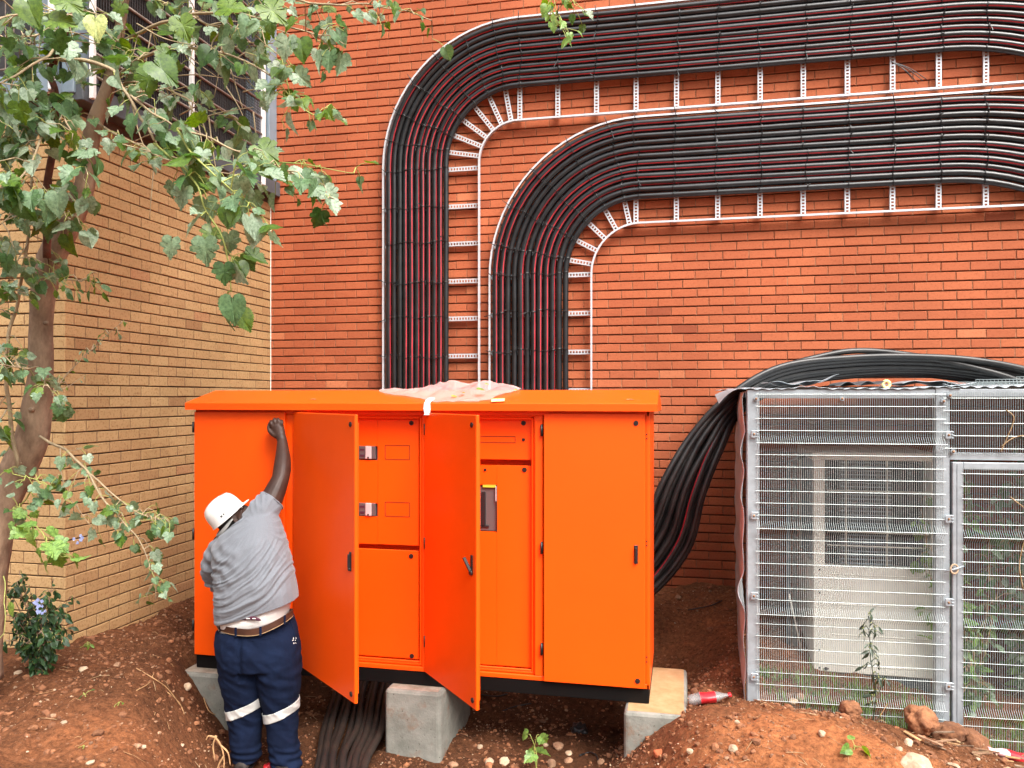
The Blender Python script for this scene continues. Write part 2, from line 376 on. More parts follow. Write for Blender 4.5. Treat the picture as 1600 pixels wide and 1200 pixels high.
# ------------------------------------------------------------------ mesh builder
class MB:
    def __init__(s):
        s.v = []; s.f = []; s.m = []; s.r = []; s.s = []; s.mats = []
    def mi(s, m):
        if m not in s.mats: s.mats.append(m)
        return s.mats.index(m)
    def add(s, vs, fs, m, rn=0.5, smooth=False):
        o = len(s.v); k = s.mi(m)
        s.v += [tuple(v) for v in vs]
        for f in fs:
            s.f.append([i + o for i in f]); s.m.append(k); s.r.append(rn); s.s.append(smooth)
        return s
    def box(s, c, d, m, bev=0.0, rot=None, rn=0.5):
        c = Vector(c); h = Vector(d) / 2
        bev = min(bev, min(h) * 0.9)
        if bev <= 0:
            vs = [Vector((x * h.x, y * h.y, z * h.z)) for x in (-1, 1) for y in (-1, 1) for z in (-1, 1)]
            fs = [(0, 1, 3, 2), (4, 6, 7, 5), (0, 4, 5, 1), (2, 3, 7, 6), (0, 2, 6, 4), (1, 5, 7, 3)]
        else:
            vs = []; idx = {}
            for x in (-1, 1):
                for y in (-1, 1):
                    for z in (-1, 1):
                        for a in range(3):
                            p = Vector((x * h.x, y * h.y, z * h.z))
                            sg = (x, y, z)
                            for b in range(3):
                                if b != a: p[b] -= sg[b] * bev
                            idx[(x, y, z, a)] = len(vs); vs.append(p)
            fs = []
            for a in range(3):
                b, c2 = (a + 1) % 3, (a + 2) % 3
                for sa in (-1, 1):
                    q = []
                    for sb, sc in ((-1, -1), (1, -1), (1, 1), (-1, 1)):
                        k = [0, 0, 0]; k[a] = sa; k[b] = sb; k[c2] = sc
                        q.append(idx[(*k, a)])
                    fs.append(q if sa > 0 else q[::-1])
            for a in range(3):
                b, c2 = (a + 1) % 3, (a + 2) % 3
                for sb in (-1, 1):
                    for sc in (-1, 1):
                        q = []
                        for sa, ax in ((-1, b), (1, b), (1, c2), (-1, c2)):
                            k = [0, 0, 0]; k[a] = sa; k[b] = sb; k[c2] = sc
                            q.append(idx[(*k, ax)])
                        fs.append(q if sb * sc > 0 else q[::-1])
            for x in (-1, 1):
                for y in (-1, 1):
                    for z in (-1, 1):
                        q = [idx[(x, y, z, a)] for a in range(3)]
                        fs.append(q if x * y * z > 0 else q[::-1])
        if rot is not None: vs = [rot @ v for v in vs]
        return s.add([v + c for v in vs], fs, m, rn)
    def beam(s, a, b, w, d, m, up=(0, 0, 1), bev=0.0):
        a = Vector(a); b = Vector(b); z = (b - a); L_ = z.length; z.normalize()
        x = Vector(up).cross(z)
        if x.length < 1e-4: x = Vector((1, 0, 0))
        x.normalize(); y = z.cross(x)
        rot = Matrix((x, y, z)).transposed()
        return s.box((a + b) / 2, (w, d, L_), m, bev, rot)
    def tube(s, pts, rad, m, n=8, caps=True, ref=None, stripes=None, rn=0.5, smooth=True, flat=1.0):
        pts = [Vector(p) for p in pts]
        if not hasattr(rad, '__len__'): rad = [rad] * len(pts)
        rings = []; prev = None
        for i, p in enumerate(pts):
            t = (pts[min(i + 1, len(pts) - 1)] - pts[max(i - 1, 0)])
            if t.length < 1e-9: t = Vector((0, 0, 1))
            t.normalize()
            if ref is not None:
                a = Vector(ref) - t * t.dot(Vector(ref))
            elif prev is None:
                a = t.orthogonal()
            else:
                a = prev - t * t.dot(prev)
            if a.length < 1e-6: a = t.orthogonal()
            a.normalize(); prev = a
            b = t.cross(a)
            rings.append([p + (a * math.cos(2 * math.pi * k / n) * flat + b * math.sin(2 * math.pi * k / n)) * rad[i] for k in range(n)])
        o = len(s.v); k0 = s.mi(m)
        for r_ in rings: s.v += [tuple(v) for v in r_]
        for i in range(len(rings) - 1):
            for k in range(n):
                s.f.append([o + i * n + k, o + i * n + (k + 1) % n, o + (i + 1) * n + (k + 1) % n, o + (i + 1) * n + k])
                mm = k0
                if stripes and k in stripes: mm = s.mi(stripes[k])
                s.m.append(mm); s.r.append(rn); s.s.append(smooth)
        if caps:
            s.f.append([o + k for k in range(n)][::-1]); s.m.append(k0); s.r.append(rn); s.s.append(False)
            e = o + (len(rings) - 1) * n
            s.f.append([e + k for k in range(n)]); s.m.append(k0); s.r.append(rn); s.s.append(False)
        return s
    def loft(s, rings, m, caps=True, smooth=True, closed=True, rn=0.5):
        n = len(rings[0]); o = len(s.v)
        for r_ in rings: s.v += [tuple(v) for v in r_]
        k0 = s.mi(m)
        for i in range(len(rings) - 1):
            for k in range(n if closed else n - 1):
                s.f.append([o + i * n + k, o + i * n + (k + 1) % n, o + (i + 1) * n + (k + 1) % n, o + (i + 1) * n + k])
                s.m.append(k0); s.r.append(rn); s.s.append(smooth)
        if caps:
            s.f.append([o + k for k in range(n)][::-1]); s.m.append(k0); s.r.append(rn); s.s.append(False)
            e = o + (len(rings) - 1) * n
            s.f.append([e + k for k in range(n)]); s.m.append(k0); s.r.append(rn); s.s.append(False)
        return s
    def ball(s, c, r3, m, rot=None, sub=2, jit=0.0, rn=0.5, smooth=True, seed=0.0):
        vs, fs = ico(sub)
        c = Vector(c); out = []
        for v in vs:
            w = Vector((v[0] * r3[0], v[1] * r3[1], v[2] * r3[2]))
            if jit: w *= 1 + jit * noise.noise(Vector(v) * 1.7 + Vector((seed, seed * 1.3, 0)))
            if rot is not None: w = rot @ w
            out.append(w + c)
        return s.add(out, fs, m, rn, smooth)
    def build(s, name, parent=None, local=False, origin=None):
        me = bpy.data.meshes.new(name)
        if parent is not None and not local:
            org = Vector(parent['_loc'])
        elif parent is not None:
            org = Vector((0, 0, 0))
        elif origin is not None:
            org = Vector(origin)
        else:
            xs = [v[0] for v in s.v]; ys = [v[1] for v in s.v]; zs = [v[2] for v in s.v]
            org = Vector(((min(xs) + max(xs)) / 2, (min(ys) + max(ys)) / 2, min(zs)))
        me.from_pydata([(v[0] - org.x, v[1] - org.y, v[2] - org.z) for v in s.v], [], s.f)
        for m in s.mats: me.materials.append(m)
        me.polygons.foreach_set('material_index', s.m)
        me.polygons.foreach_set('use_smooth', s.s)
        at = me.attributes.new('rnd', 'FLOAT', 'FACE')
        at.data.foreach_set('value', s.r)
        me.update()
        o = bpy.data.objects.new(name, me)
        COL.objects.link(o)
        if parent is not None:
            o.parent = parent
        else:
            o.location = org
        o['_loc'] = tuple(org)
        return o
_ico = {}
def ico(sub):
    if sub not in _ico:
        b = bmesh.new(); bmesh.ops.create_icosphere(b, subdivisions=sub, radius=1)
        b.verts.index_update()
        _ico[sub] = ([tuple(v.co) for v in b.verts], [[v.index for v in f.verts] for f in b.faces]); b.free()
    return _ico[sub]
def tag(o, label=None, cat=None, group=None, kind=None):
    if label: o['label'] = label
    if cat: o['category'] = cat
    if group: o['group'] = group
    if kind: o['kind'] = kind
    return o
def empty(name, loc, label, cat, group=None, rz=0):
    o = bpy.data.objects.new(name, None); COL.objects.link(o)
    o.location = loc; o.rotation_euler = (0, 0, rz); o['_loc'] = tuple(loc); o.empty_display_size = 0.2
    return tag(o, label, cat, group)
def smooth(pts, n=6):
    """Catmull-Rom through the points"""
    P = [Vector(p) for p in pts]
    if len(P) < 3: return P
    P = [P[0] * 2 - P[1]] + P + [P[-1] * 2 - P[-2]]
    out = []
    for i in range(1, len(P) - 2):
        for k in range(n):
            t = k / n
            a, b, c, d = P[i - 1], P[i], P[i + 1], P[i + 2]
            out.append(0.5 * ((2 * b) + (c - a) * t + (2 * a - 5 * b + 4 * c - d) * t * t + (3 * b - a - 3 * c + d) * t ** 3))
    out.append(P[-2]); return out
def lerp(a, b, t): return a + (b - a) * t
def sstep(a, b, x):
    t = max(0.0, min(1.0, (x - a) / (b - a))); return t * t * (3 - 2 * t)

# ------------------------------------------------------------------ the ground
YW = 7.62          # face of the red wall
XW = -4.27         # face of the buff wall
YC = 4.78          # its return face
def base_h(x, y):
    PIT = -2.37
    left = -1.77
    right = -1.86
    h = PIT
    # left plateau, edge swings right as it nears the camera
    edge = -3.34 + (5.1 - y) * 0.58
    if y > 5.1: edge = -3.34 + (y - 5.1) * 0.35
    w = 0.42
    fl = 1 - sstep(edge - w, edge + w * 0.75, x)
    lh = left - 0.20 * math.exp(-(((x + 3.8) / 0.32) ** 2 + ((y - 5.85) / 0.5) ** 2)) + 0.08 * math.exp(-(((x + 3.3) / 0.45) ** 2 + ((y - 4.1) / .5) ** 2))
    h = lerp(h, lh, fl)
    # right mound in front of the cage
    e2 = -0.30 + (4.87 - y) * 0.10 if y < 4.87 else -0.30 + (y - 4.87) * 0.25
    fr = sstep(e2 - 0.30, e2 + 0.42, x)
    rh = -1.90
    crest = math.exp(-(((x - 0.62) / 0.75) ** 2 + ((y - 4.25) / 0.55) ** 2))
    rh += 0.16 * crest
    rh -= 0.20 * sstep(0.8, 2.0, x)
    rh -= 0.12 * sstep(4.9, 5.4, y) * sstep(0.3, 0.7, x)
    h = lerp(h, rh, fr)
    # bank behind the cabinet against the red wall
    bk = sstep(5.75, 7.3, y)
    tgt = -1.78 - 0.2 * sstep(0.6, 1.2, x)
    h = max(h, lerp(h, tgt, bk)) if x > -3.2 else lerp(h, max(h, -1.77), bk)
    return h
def H(x, y):
    h = base_h(x, y)
    p = Vector((x, y, 0))
    a = 1.0
    if -3.3 < x < 2.2 and 3.6 < y < 7.6: a = 1.15
    h += a * (0.055 * noise.fractal(p * 1.6, 1.0, 2.1, 3) + 0.020 * noise.noise(p * 6.5 + Vector((3, 1, 0))))
    n2 = noise.noise(p * 15 + Vector((7, 2, 0)))
    h += 0.012 * n2 + 0.0085 * noise.noise(p * 34) + 0.004 * noise.noise(p * 70)
    c = noise.voronoi(p * 7.0)[0][0]
    h += 0.020 * max(0, 0.42 - c) / 0.42
    c2 = noise.voronoi(p * 19.0 + Vector((4, 4, 0)))[0][0]
    h += 0.013 * max(0, 0.40 - c2) / 0.40 * (1 if noise.noise(p * 2.3) > -.15 else .2)
    return h
def axis_vals(lo, hi, step, far):
    out = []
    x = lo
    while x <= hi + 1e-6: out.append(x); x += step
    s = step; x = hi
    while x < far: s *= 1.35; x += s; out.append(x)
    s = step; x = lo; pre = []
    while x > -far: s *= 1.35; x -= s; pre.append(x)
    return pre[::-1] + out
def build_ground():
    xs = axis_vals(-4.6, 2.9, 0.021, 80); ys = axis_vals(3.2, 7.75, 0.021, 80)
    vs = []; dry = []
    for y in ys:
        for x in xs:
            vs.append((x, y, H(x, y)))
            d = 0.34
            d += 0.60 * math.exp(-(((x - 0.75) / 0.95) ** 2 + ((y - 4.2) / 0.55) ** 2))
            d += 0.30 * math.exp(-(((x + 2.75) / 0.6) ** 2 + ((y - 3.55) / 0.35) ** 2))
            # shade under the cabinet and in the left hollow, painted into the soil
            soil_shade = sstep(-3.35, -2.9, x) * (1 - sstep(-.5, -.15, x)) * sstep(4.3, 4.9, y)
            soil_shade = max(soil_shade, math.exp(-(((x + 3.7) / .5) ** 2 + ((y - 5.9) / .8) ** 2)))
            d -= 0.26 * soil_shade
            if x > -0.4 and y > 5.6: d += 0.14  # bank soil colour lightened to offset the shade of cabinet and cage
            dry.append(d)
    nx = len(xs)
    fs = [(j * nx + i, j * nx + i + 1, (j + 1) * nx + i + 1, (j + 1) * nx + i) for j in range(len(ys) - 1) for i in range(nx - 1)]
    me = bpy.data.meshes.new('ground'); me.from_pydata(vs, [], fs)
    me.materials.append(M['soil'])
    me.polygons.foreach_set('use_smooth', [True] * len(fs))
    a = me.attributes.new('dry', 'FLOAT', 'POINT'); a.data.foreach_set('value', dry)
    o = bpy.data.objects.new('ground', me); COL.objects.link(o); tag(o, kind='structure')
build_ground()

# ------------------------------------------------------------------ brick walls
BL, BH = 0.235, 0.085
def brick_face(mb, org, ux, nrm, length, z0, z1, brick, mortar, hol=None, phase=0.0, seed=1, jh=0.0125, jv=0.0075, depth=0.022, hole=None):
    """bricks laid one by one on a wall face: org = left end at z 0, ux along, nrm out of the wall"""
    rr = random.Random(seed)
    ux = Vector(ux); nrm = Vector(nrm); uz = Vector((0, 0, 1)); org = Vector(org)
    row0 = math.floor(z0 / BH)
    nrow = int((z1 - z0) / BH) + 1
    for r_ in range(nrow):
        zc = (row0 + r_) * BH
        off = phase + (BL / 2 if (row0 + r_) % 2 else 0) + rr.uniform(-.012, .012)
        k = -1
        while True:
            a = off + k * BL; b = a + BL; k += 1
            if a >= length: break
            if b <= 0: continue
            a1 = max(a, 0) + jv / 2; b1 = min(b, length) - jv / 2
            if a <= 0: a1 = 0
            if b >= length: b1 = length
            if b1 - a1 < 0.03: continue
            lo = zc + jh / 2 + rr.uniform(-.0012, .0012); hi = zc + BH - jh / 2 + rr.uniform(-.0012, .0012)
            if hole and a1 < hole[1] and b1 > hole[0] and lo < hole[3] and hi > hole[2]:
                continue
            dd = depth + rr.uniform(-.0025, .002)
            t = rr.uniform(-.0016, .0016)
            c = 0.0035
            def q(u, z, d): return org + ux * u + uz * z + nrm * d
            vs = [q(a1, lo, -.004), q(b1, lo, -.004), q(b1, hi, -.004), q(a1, hi, -.004),
                  q(a1, lo, dd - c), q(b1, lo, dd - c), q(b1, hi, dd - c), q(a1, hi, dd - c),
                  q(a1 + c, lo + c, dd + t), q(b1 - c, lo + c, dd), q(b1 - c, hi - c, dd - t), q(a1 + c, hi - c, dd)]
            fs = []
            for i in range(4):
                j = (i + 1) % 4
                fs.append((i, j, j + 4, i + 4)); fs.append((i + 4, j + 4, j + 8, i + 8))
            fs.append((8, 9, 10, 11))
            if ux.cross(uz).dot(nrm) < 0: fs = [f[::-1] for f in fs]
            if b1 < length - .01:
                e = dd - rr.uniform(.003, .006)
                pv = [q(b1 - .002, lo - .003, e), q(b1 + jv + .002, lo - .003, e), q(b1 + jv + .002, hi + .002, e - .001), q(b1 - .002, hi + .002, e - .001), q(b1 - .002, lo - .003, -.002), q(b1 + jv + .002, lo - .003, -.002)]
                pf = [(0, 1, 2, 3), (4, 5, 1, 0)]
                if ux.cross(uz).dot(nrm) < 0: pf = [f[::-1] for f in pf]
                mb.add(pv, pf, mortar, rr.random())
            v = rr.gauss(0.5, 0.15)
            if rr.random() < 0.012: v = rr.choice((0.0, 1.0))
            mb.add(vs, fs, brick, max(0, min(1, v)))
    # mortar bed behind
def mortar_box(mb, a, b, mortar):
    mb.box((Vector(a) + Vector(b)) / 2, [abs(b[i] - a[i]) for i in range(3)], mortar)
ZT = 6.2
red = MB()
mortar_box(red, (XW - 0.4, YW - 0.016 + 0.016, -3.0), (9.5, YW + 0.25, ZT), M['red_mortar'])
brick_face(red, (XW, YW, 0), (1, 0, 0), (0, -1, 0), 13.7, -2.3, ZT, M['red_brick'], M['red_perpend'], phase=0.05, seed=3)
o = red.build('brick_wall', origin=(2.6, YW, -3.0))
tag(o, 'tall red brick wall carrying the two cable trays', 'wall')

bld = empty('brick_building', (XW - 1.5, 6.2, -1.8), 'buff yellow brick building corner on the left with steel framed windows above', 'building')
yb = MB()
ZS = 2.10   # underside of the window sill
mortar_box(yb, (XW - 4.5, YC + 0.0, -3.0), (XW, YW - 0.003, ZS), M['yel_mortar'])
mortar_box(yb, (XW - 4.5, YC + 0.0, 4.9), (XW, YW - 0.003, ZT), M['yel_mortar'])
brick_face(yb, (XW, YC - 0.016, 0), (0, 1, 0), (1, 0, 0), YW - YC + 0.012, -2.3, ZS - 0.02, M['yel_brick'], M['yel_perpend'], phase=0.09, seed=5, jh=0.0095, jv=0.0085, depth=0.014)
brick_face(yb, (XW + 0.016, YC, 0), (-1, 0, 0), (0, -1, 0), 4.5, -2.3, ZS - 0.02, M['yel_brick'], M['yel_perpend'], phase=0.12, seed=6, jh=0.0095, jv=0.0085, depth=0.014)
brick_face(yb, (XW, YC - 0.016, 0), (0, 1, 0), (1, 0, 0), YW - YC + 0.012, 4.9, ZT, M['yel_brick'], M['yel_perpend'], phase=0.09, seed=7)
brick_face(yb, (XW + 0.016, YC, 0), (-1, 0, 0), (0, -1, 0), 4.5, 4.9, ZT, M['yel_brick'], M['yel_perpend'], phase=0.12, seed=8)
yb.build('brickwork', bld)
j = MB(); j.box((XW + 0.020, YW - 0.024, 0.0), (0.008, 0.008, 4.2), M['cream'], 0.002)
j.build('expansion_joint', bld)
# window band, side face
def side_window():
    w = MB()
    x = XW
    w.box((x + 0.03, 6.2, ZS + 0.075), (0.20, 2.80, 0.15), M['slate'], 0.006)          # sill beam
    w.box((x + 0.02, 7.29, 3.55), (0.10, 0.20, 2.80), M['bluegrey'], 0.006)
    w.box((x + 0.035, 7.50, 3.55), (0.13, 0.16, 2.80), M['bluegrey'], 0.006)
    w.box((x + 0.02, YC + 0.10, 3.55), (0.10, 0.20, 2.80), M['bluegrey'], 0.006)
    w.box((x + 0.02, 6.2, 4.86), (0.14, 2.8, 0.10), M['slate'], 0.006)
    for zz in (7.41,): w.box((x + 0.06, zz, 3.55), (0.02, 0.03, 2.8), M['slate'])
    wi = w.build('window', bld)
    wi['_loc'] = bld['_loc']
    g = MB()
    for k in range(int(2.5 / 0.115)):
        z = ZS + 0.22 + k * 0.115
        g.box((x - 0.06, 6.05, z), (0.02, 2.35, 0.10), M['louvre'], rot=Matrix.Rotation(R(28), 3, 'Y'))
    g.box((x - 0.16, 6.05, 3.5), (0.02, 2.4, 2.8), M['louvre'])
    g.build('louvre', wi)
    s = MB()
    xs_ = x + 0.16
    for k in range(16):
        z = ZS + 0.20 + k * 0.165
        s.tube([(xs_ - 0.01, 4.86, z), (xs_ - 0.01, 7.20, z)], 0.012, M['rust'], n=6)
    nn = int(2.3 / 0.028)
    for k in range(nn):
        y = 4.88 + k * 0.028
        s.tube([(xs_ - 0.018, y, ZS + 0.17), (xs_ - 0.018, y, 4.8)], 0.0032, M['louvre'], n=4, caps=False)
    for k in range(90):
        z = ZS + 0.18 + k * 0.028
        s.tube([(xs_ - 0.022, 4.88, z), (xs_ - 0.022, 7.18, z)], 0.0026, M['louvre'], n=4, caps=False)
    for y in (4.86, 6.02, 7.20):
        s.box((xs_, y, 3.50), (0.035, 0.035, 2.75), M['white'], 0.003)
    for y in (4.9, 6.0, 7.15):
        s.box((x + 0.10, y, ZS + 0.17), (0.12, 0.03, 0.03), M['slate'])
    s.build('security_screen', wi)
side_window()
def front_window():
    w = MB()
    y = YC
    w.box((XW - 2.2, y - 0.03, ZS + 0.075), (4.35, 0.20, 0.15), M['bluegrey'], 0.006)
    w.box((XW - 2.2, y - 0.02, 4.86), (4.35, 0.14, 0.10), M['bluegrey'], 0.006)
    for xx in (XW - 0.13, XW - 1.0, XW - 2.0, XW - 3.2): w.box((xx, y - 0.02, 3.5), (0.12, 0.10, 2.62), M['bluegrey'], 0.006)
    w.box((XW - 2.2, y + 0.12, 3.5), (4.3, 0.02, 2.8), M['louvre'])
    wi = w.build('window', bld); wi['_loc'] = bld['_loc']
    s = MB()
    for k in range(60):
        s.tube([(XW - 0.1 - k * 0.07, y - 0.12, ZS + 0.17), (XW - 0.1 - k * 0.07, y - 0.12, 4.8)], 0.004, M['rust'], n=4, caps=False)
    for k in range(16):
        s.tube([(XW - 0.02, y - 0.12, ZS + 0.2 + k * .165), (XW - 4.3, y - 0.12, ZS + .2 + k * .165)], 0.009, M['rust'], n=5, caps=False)
    s.box((XW + 0.0, y - 0.12, 3.5), (0.035, 0.035, 2.75), M['white'], 0.003)
    s.build('security_screen', wi)
front_window()

# ------------------------------------------------------------------ cable trays
YTR = 7.50
class Tray:
    def __init__(s, xo, zo, cx, cz, width=1.0):
        s.xo, s.zo, s.w = xo, zo, width            # outer rail: x of the upright, z of the level run
        s.Ro = cx - xo; s.cx, s.cz = cx, cz
    def path(s, off, x1=5.0, z0=-1.9, droop=0.0):
        """polyline at distance off inward of the outer rail"""
        r = s.Ro - off; pts = []
        rz = s.zo - s.cz - off
        z = z0
        while z < s.cz - 0.02: pts.append((s.xo + off, z)); z += 0.12
        n = 18
        for k in range(n + 1):
            t = math.pi - (math.pi / 2) * k / n
            pts.append((s.cx + r * math.cos(t), s.cz + rz * math.sin(t)))
        x = s.cx + 0.12
        while x < x1:
            dz = droop * (0.3 + 0.9 * off) * max(0, x - 2.25) ** 2
            pts.append((x, s.zo - off - dz)); x += 0.12
        return pts
    def station(s, kind, val, off):
        if kind == 'v': return Vector((s.xo + off, 0, val))
        if kind == 'a': return Vector((s.cx + (s.Ro - off) * math.cos(val), 0, s.cz + (s.zo - s.cz - off) * math.sin(val)))
        return Vector((val, 0, s.zo - off))
    def dirn(s, kind, val):
        return (s.station(kind, val, 1) - s.station(kind, val, 0)).normalized()
def make_tray(T, label, st):
    root = empty('cable_tray', (T.xo, YTR, -1.8), label, 'cable tray', 'ladder cable trays on the wall')
    for off in (0.0, T.w):
        mb = MB()
        p = [Vector((a, 0, b)) for a, b in T.path(off, z0=-1.8, x1=5.4)]
        rings = []
        for i, q in enumerate(p):
            t = (p[min(i + 1, len(p) - 1)] - p[max(i - 1, 0)]).normalized()
            nrm = Vector((t.z, 0, -t.x))
            w = 0.0085
            rings.append([Vector((q.x, YTR + dy, q.z)) + nrm * s_ for s_, dy in ((-w, 0.0), (w, 0.0), (w, 0.010), (0.000, 0.010), (0.000, 0.062), (-w, 0.062))])
        mb.loft(rings, M['tray'], smooth=False)
        mb.build('rail', root)
    for kind, val in st:
        mb = MB()
        a = T.station(kind, val, 0.012); b = T.station(kind, val, T.w - 0.012)
        d = (b - a).normalized(); side = d.cross(Vector((0, 1, 0)))
        L_ = (b - a).length
        y = YTR + 0.048
        rot = Matrix((d, Vector((0, 1, 0)), side.normalized())).transposed()
        hw = 0.021
        for sg in (-1, 1):
            mb.box((a + b) / 2 + Vector((0, y, 0)) + side * sg * (hw - 0.005), (L_, 0.004, 0.010), M['tray'], rot=rot)
            mb.box((a + b) / 2 + Vector((0, y + 0.012, 0)) + side * sg * hw, (L_, 0.026, 0.003), M['tray'], rot=rot)
        n = int(L_ / 0.029)
        for k in range(n + 1):
            c = a + d * (L_ * k / n)
            mb.box(c + Vector((0, y, 0)), (0.013, 0.004, hw * 2 - 0.018), M['tray'], rot=rot)
        mb.build('rung', root)
    return root
TA = Tray(-2.955, 3.695, -1.57, 2.31)
TB = Tray(-1.848, 2.640, -0.39, 1.17)
def stations(T, z_first, x_first, na):
    st = []
    z = z_first
    while z > -1.7: st.append(('v', z)); z -= 0.372
    for k in range(1, na + 1):
        st.append(('a', math.pi - (math.pi / 2) * (k - 0.25) / (na + 0.5)))
    x = x_first
    while x < 5.2: st.append(('h', x)); x += 0.3755
    return st
stA = stations(TA, 2.265, -1.555, 6)
stB = stations(TB, 1.175, -0.43, 5)
make_tray(TA, 'long galvanised ladder tray, upper one, curving round the outside with the wider brick gap', stA)
make_tray(TB, 'long galvanised ladder tray, lower inner one, nested under the upper tray bend', stB)

ORD = ['first', 'second', 'third', 'fourth', 'fifth', 'sixth', 'seventh', 'eighth', 'ninth', 'tenth', 'eleventh', 'twelfth', 'thirteenth', 'fourteenth', 'fifteenth', 'sixteenth', 'seventeenth', 'eighteenth', 'nineteenth', 'twentieth', 'twenty-first', 'twenty-second', 'twenty-third', 'twenty-fourth', 'twenty-fifth', 'twenty-sixth', 'twenty-seventh', 'twenty-eighth', 'twenty-ninth', 'thirtieth']
def tray_cables(T, n, width, which, striped, seed):
    rr = random.Random(seed)
    pitch = width / n
    for k in range(n):
        off = 0.028 + pitch * (k + 0.5)
        p2 = T.path(off, x1=4.6, z0=-1.95, droop=0.30)
        ph = rr.uniform(0, 100)
        pts = []
        yb = YTR + 0.010 + rr.uniform(-.006, .004)
        for i, (x, z) in enumerate(p2):
            w1 = noise.noise(Vector((i * 0.12, ph, 0))) * 0.004
            w2 = noise.noise(Vector((i * 0.10, ph + 9, 0))) * 0.008
            t = Vector(p2[min(i + 1, len(p2) - 1)]) - Vector(p2[max(i - 1, 0)]); t.normalize()
            pts.append((x + t.y * w1, yb + w2, z - t.x * w1))
        rad = pitch * 0.5 * rr.uniform(0.84, 0.97)
        mb = MB()
        st = None
        if k in striped:
            j = rr.choice((1, 15, 2, 0)) if rr.random() < 0.4 else 1
            st = {1 if striped[k] else 2: M['red_stripe']}
        mb.tube(pts, rad, M['cable'], n=16, ref=(0, -1, 0), stripes=st, caps=True)
        o = mb.build('power_cable')
        what = 'red striped black cable' if k in striped else 'plain black cable'
        tag(o, '%s, %s from the outer rail of the %s tray' % (what, ORD[k], which), 'cable', 'cables laid in the %s tray' % which)
    # a second layer of thinner cables lying in the valleys behind
# stripe index: ring starts facing the camera and turns inwards/outwards
tray_cables(TA, 11, 0.665, 'upper', {0: 0, 3: 1, 4: 1, 5: 0, 6: 1, 7: 1, 8: 0, 9: 1}, 11)
tray_cables(TB, 12, 0.755, 'lower', {0: 1, 1: 1, 4: 0, 6: 1, 7: 1, 8: 1, 9: 0}, 12)

def tray_ties(T, st, n, width, which, seed):
    rr = random.Random(seed)
    pitch = width / n; cnt = 0
    lst = [q for q in st if not (q[0] == 'v' and q[1] < -0.2) and not (q[0] == 'h' and q[1] > 3.0)]
    lst.sort(key=lambda q: q[1] if q[0] == 'v' else (10 - q[1] if q[0] == 'a' else 20 + q[1]))
    for kind, val in lst:
        mb = MB()
        s0 = 0.028
        brk = rr.randrange(2, n - 2) if rr.random() < 0.5 else -1
        pts = []
        tan = T.dirn(kind, val).cross(Vector((0, 1, 0))).normalized()
        jit = rr.uniform(-.02, .02)
        def P3(off, y):
            q = T.station(kind, val, off)
            if kind == 'h': q.z -= 0.30 * (0.3 + 0.9 * off) * max(0, val - 2.25) ** 2
            return Vector((q.x, y, q.z))
        seg = []
        for k in range(n):
            if k == brk and len(seg) > 2:
                mb.tube(seg, 0.0040, M['black'], n=4, smooth=False); seg = []; jit = rr.uniform(-.03, .03)
            for a in range(5):
                th = math.pi * (a + 0.5) / 5
                off = s0 + pitch * (k + 0.5) - math.cos(th) * pitch * 0.49
                y = YTR + 0.008 - math.sin(th) * (pitch * 0.5 + 0.003) - 0.001
                seg.append(P3(off, y) + tan * (jit + 0.012 * math.sin(k * 1.1 + val * 7) + rr.uniform(-.002, .002)))
            if rr.random() < 0.36:      # cut tail sticking out
                q = seg[-3]
                e = q + Vector((rr.uniform(-.02, .02), -rr.uniform(.02, .06), rr.uniform(-.02, .02))) + T.dirn(kind, val) * rr.uniform(-.07, .07) + tan * rr.uniform(-.03, .03)
                mb.tube([q, (q + e) / 2 + Vector((0, -.008, 0)), e], 0.0042, M['black'], n=4, smooth=False)
                mb.box(q + Vector((0, -.003, 0)), (0.012, 0.008, 0.012), M['black'])
        mb.tube(seg, 0.0040, M['black'], n=4, smooth=False)
        if rr.random() < 0.75:
            a = P3(0.03, YTR - 0.01); e = a - T.dirn(kind, val) * rr.uniform(.03, .09) + Vector((0, -.02, 0)) + tan * rr.uniform(-.04, .04)
            mb.tube([a, e], 0.0045, M['black'], n=4)
        o = mb.build('cable_tie')
        tag(o, 'row of thin black cable ties, %s along the %s tray from its lower end' % (ORD[cnt], which), 'cable tie', 'cable ties round the tray bundles')
        cnt += 1
tray_ties(TA, stA, 11, 0.665, 'upper', 21)
tray_ties(TB, stB, 12, 0.755, 'lower', 22)
# loose tie ends hanging off one rung
mb = MB()
q = onY(1392, 96, YTR - 0.02)
for dx, dz in ((0.26, -0.20), (0.22, -0.22), (0.29, -0.19), (0.17, -0.17)):
    mb.tube(smooth([q, q + Vector((dx * .5, -.02, dz * .42)), q + Vector((dx, -.01, dz))]), 0.0036, M['black'], n=4)
tag(mb.build('loose_wire'), 'thin black wires hanging loose from a rung of the upper tray', 'wire')

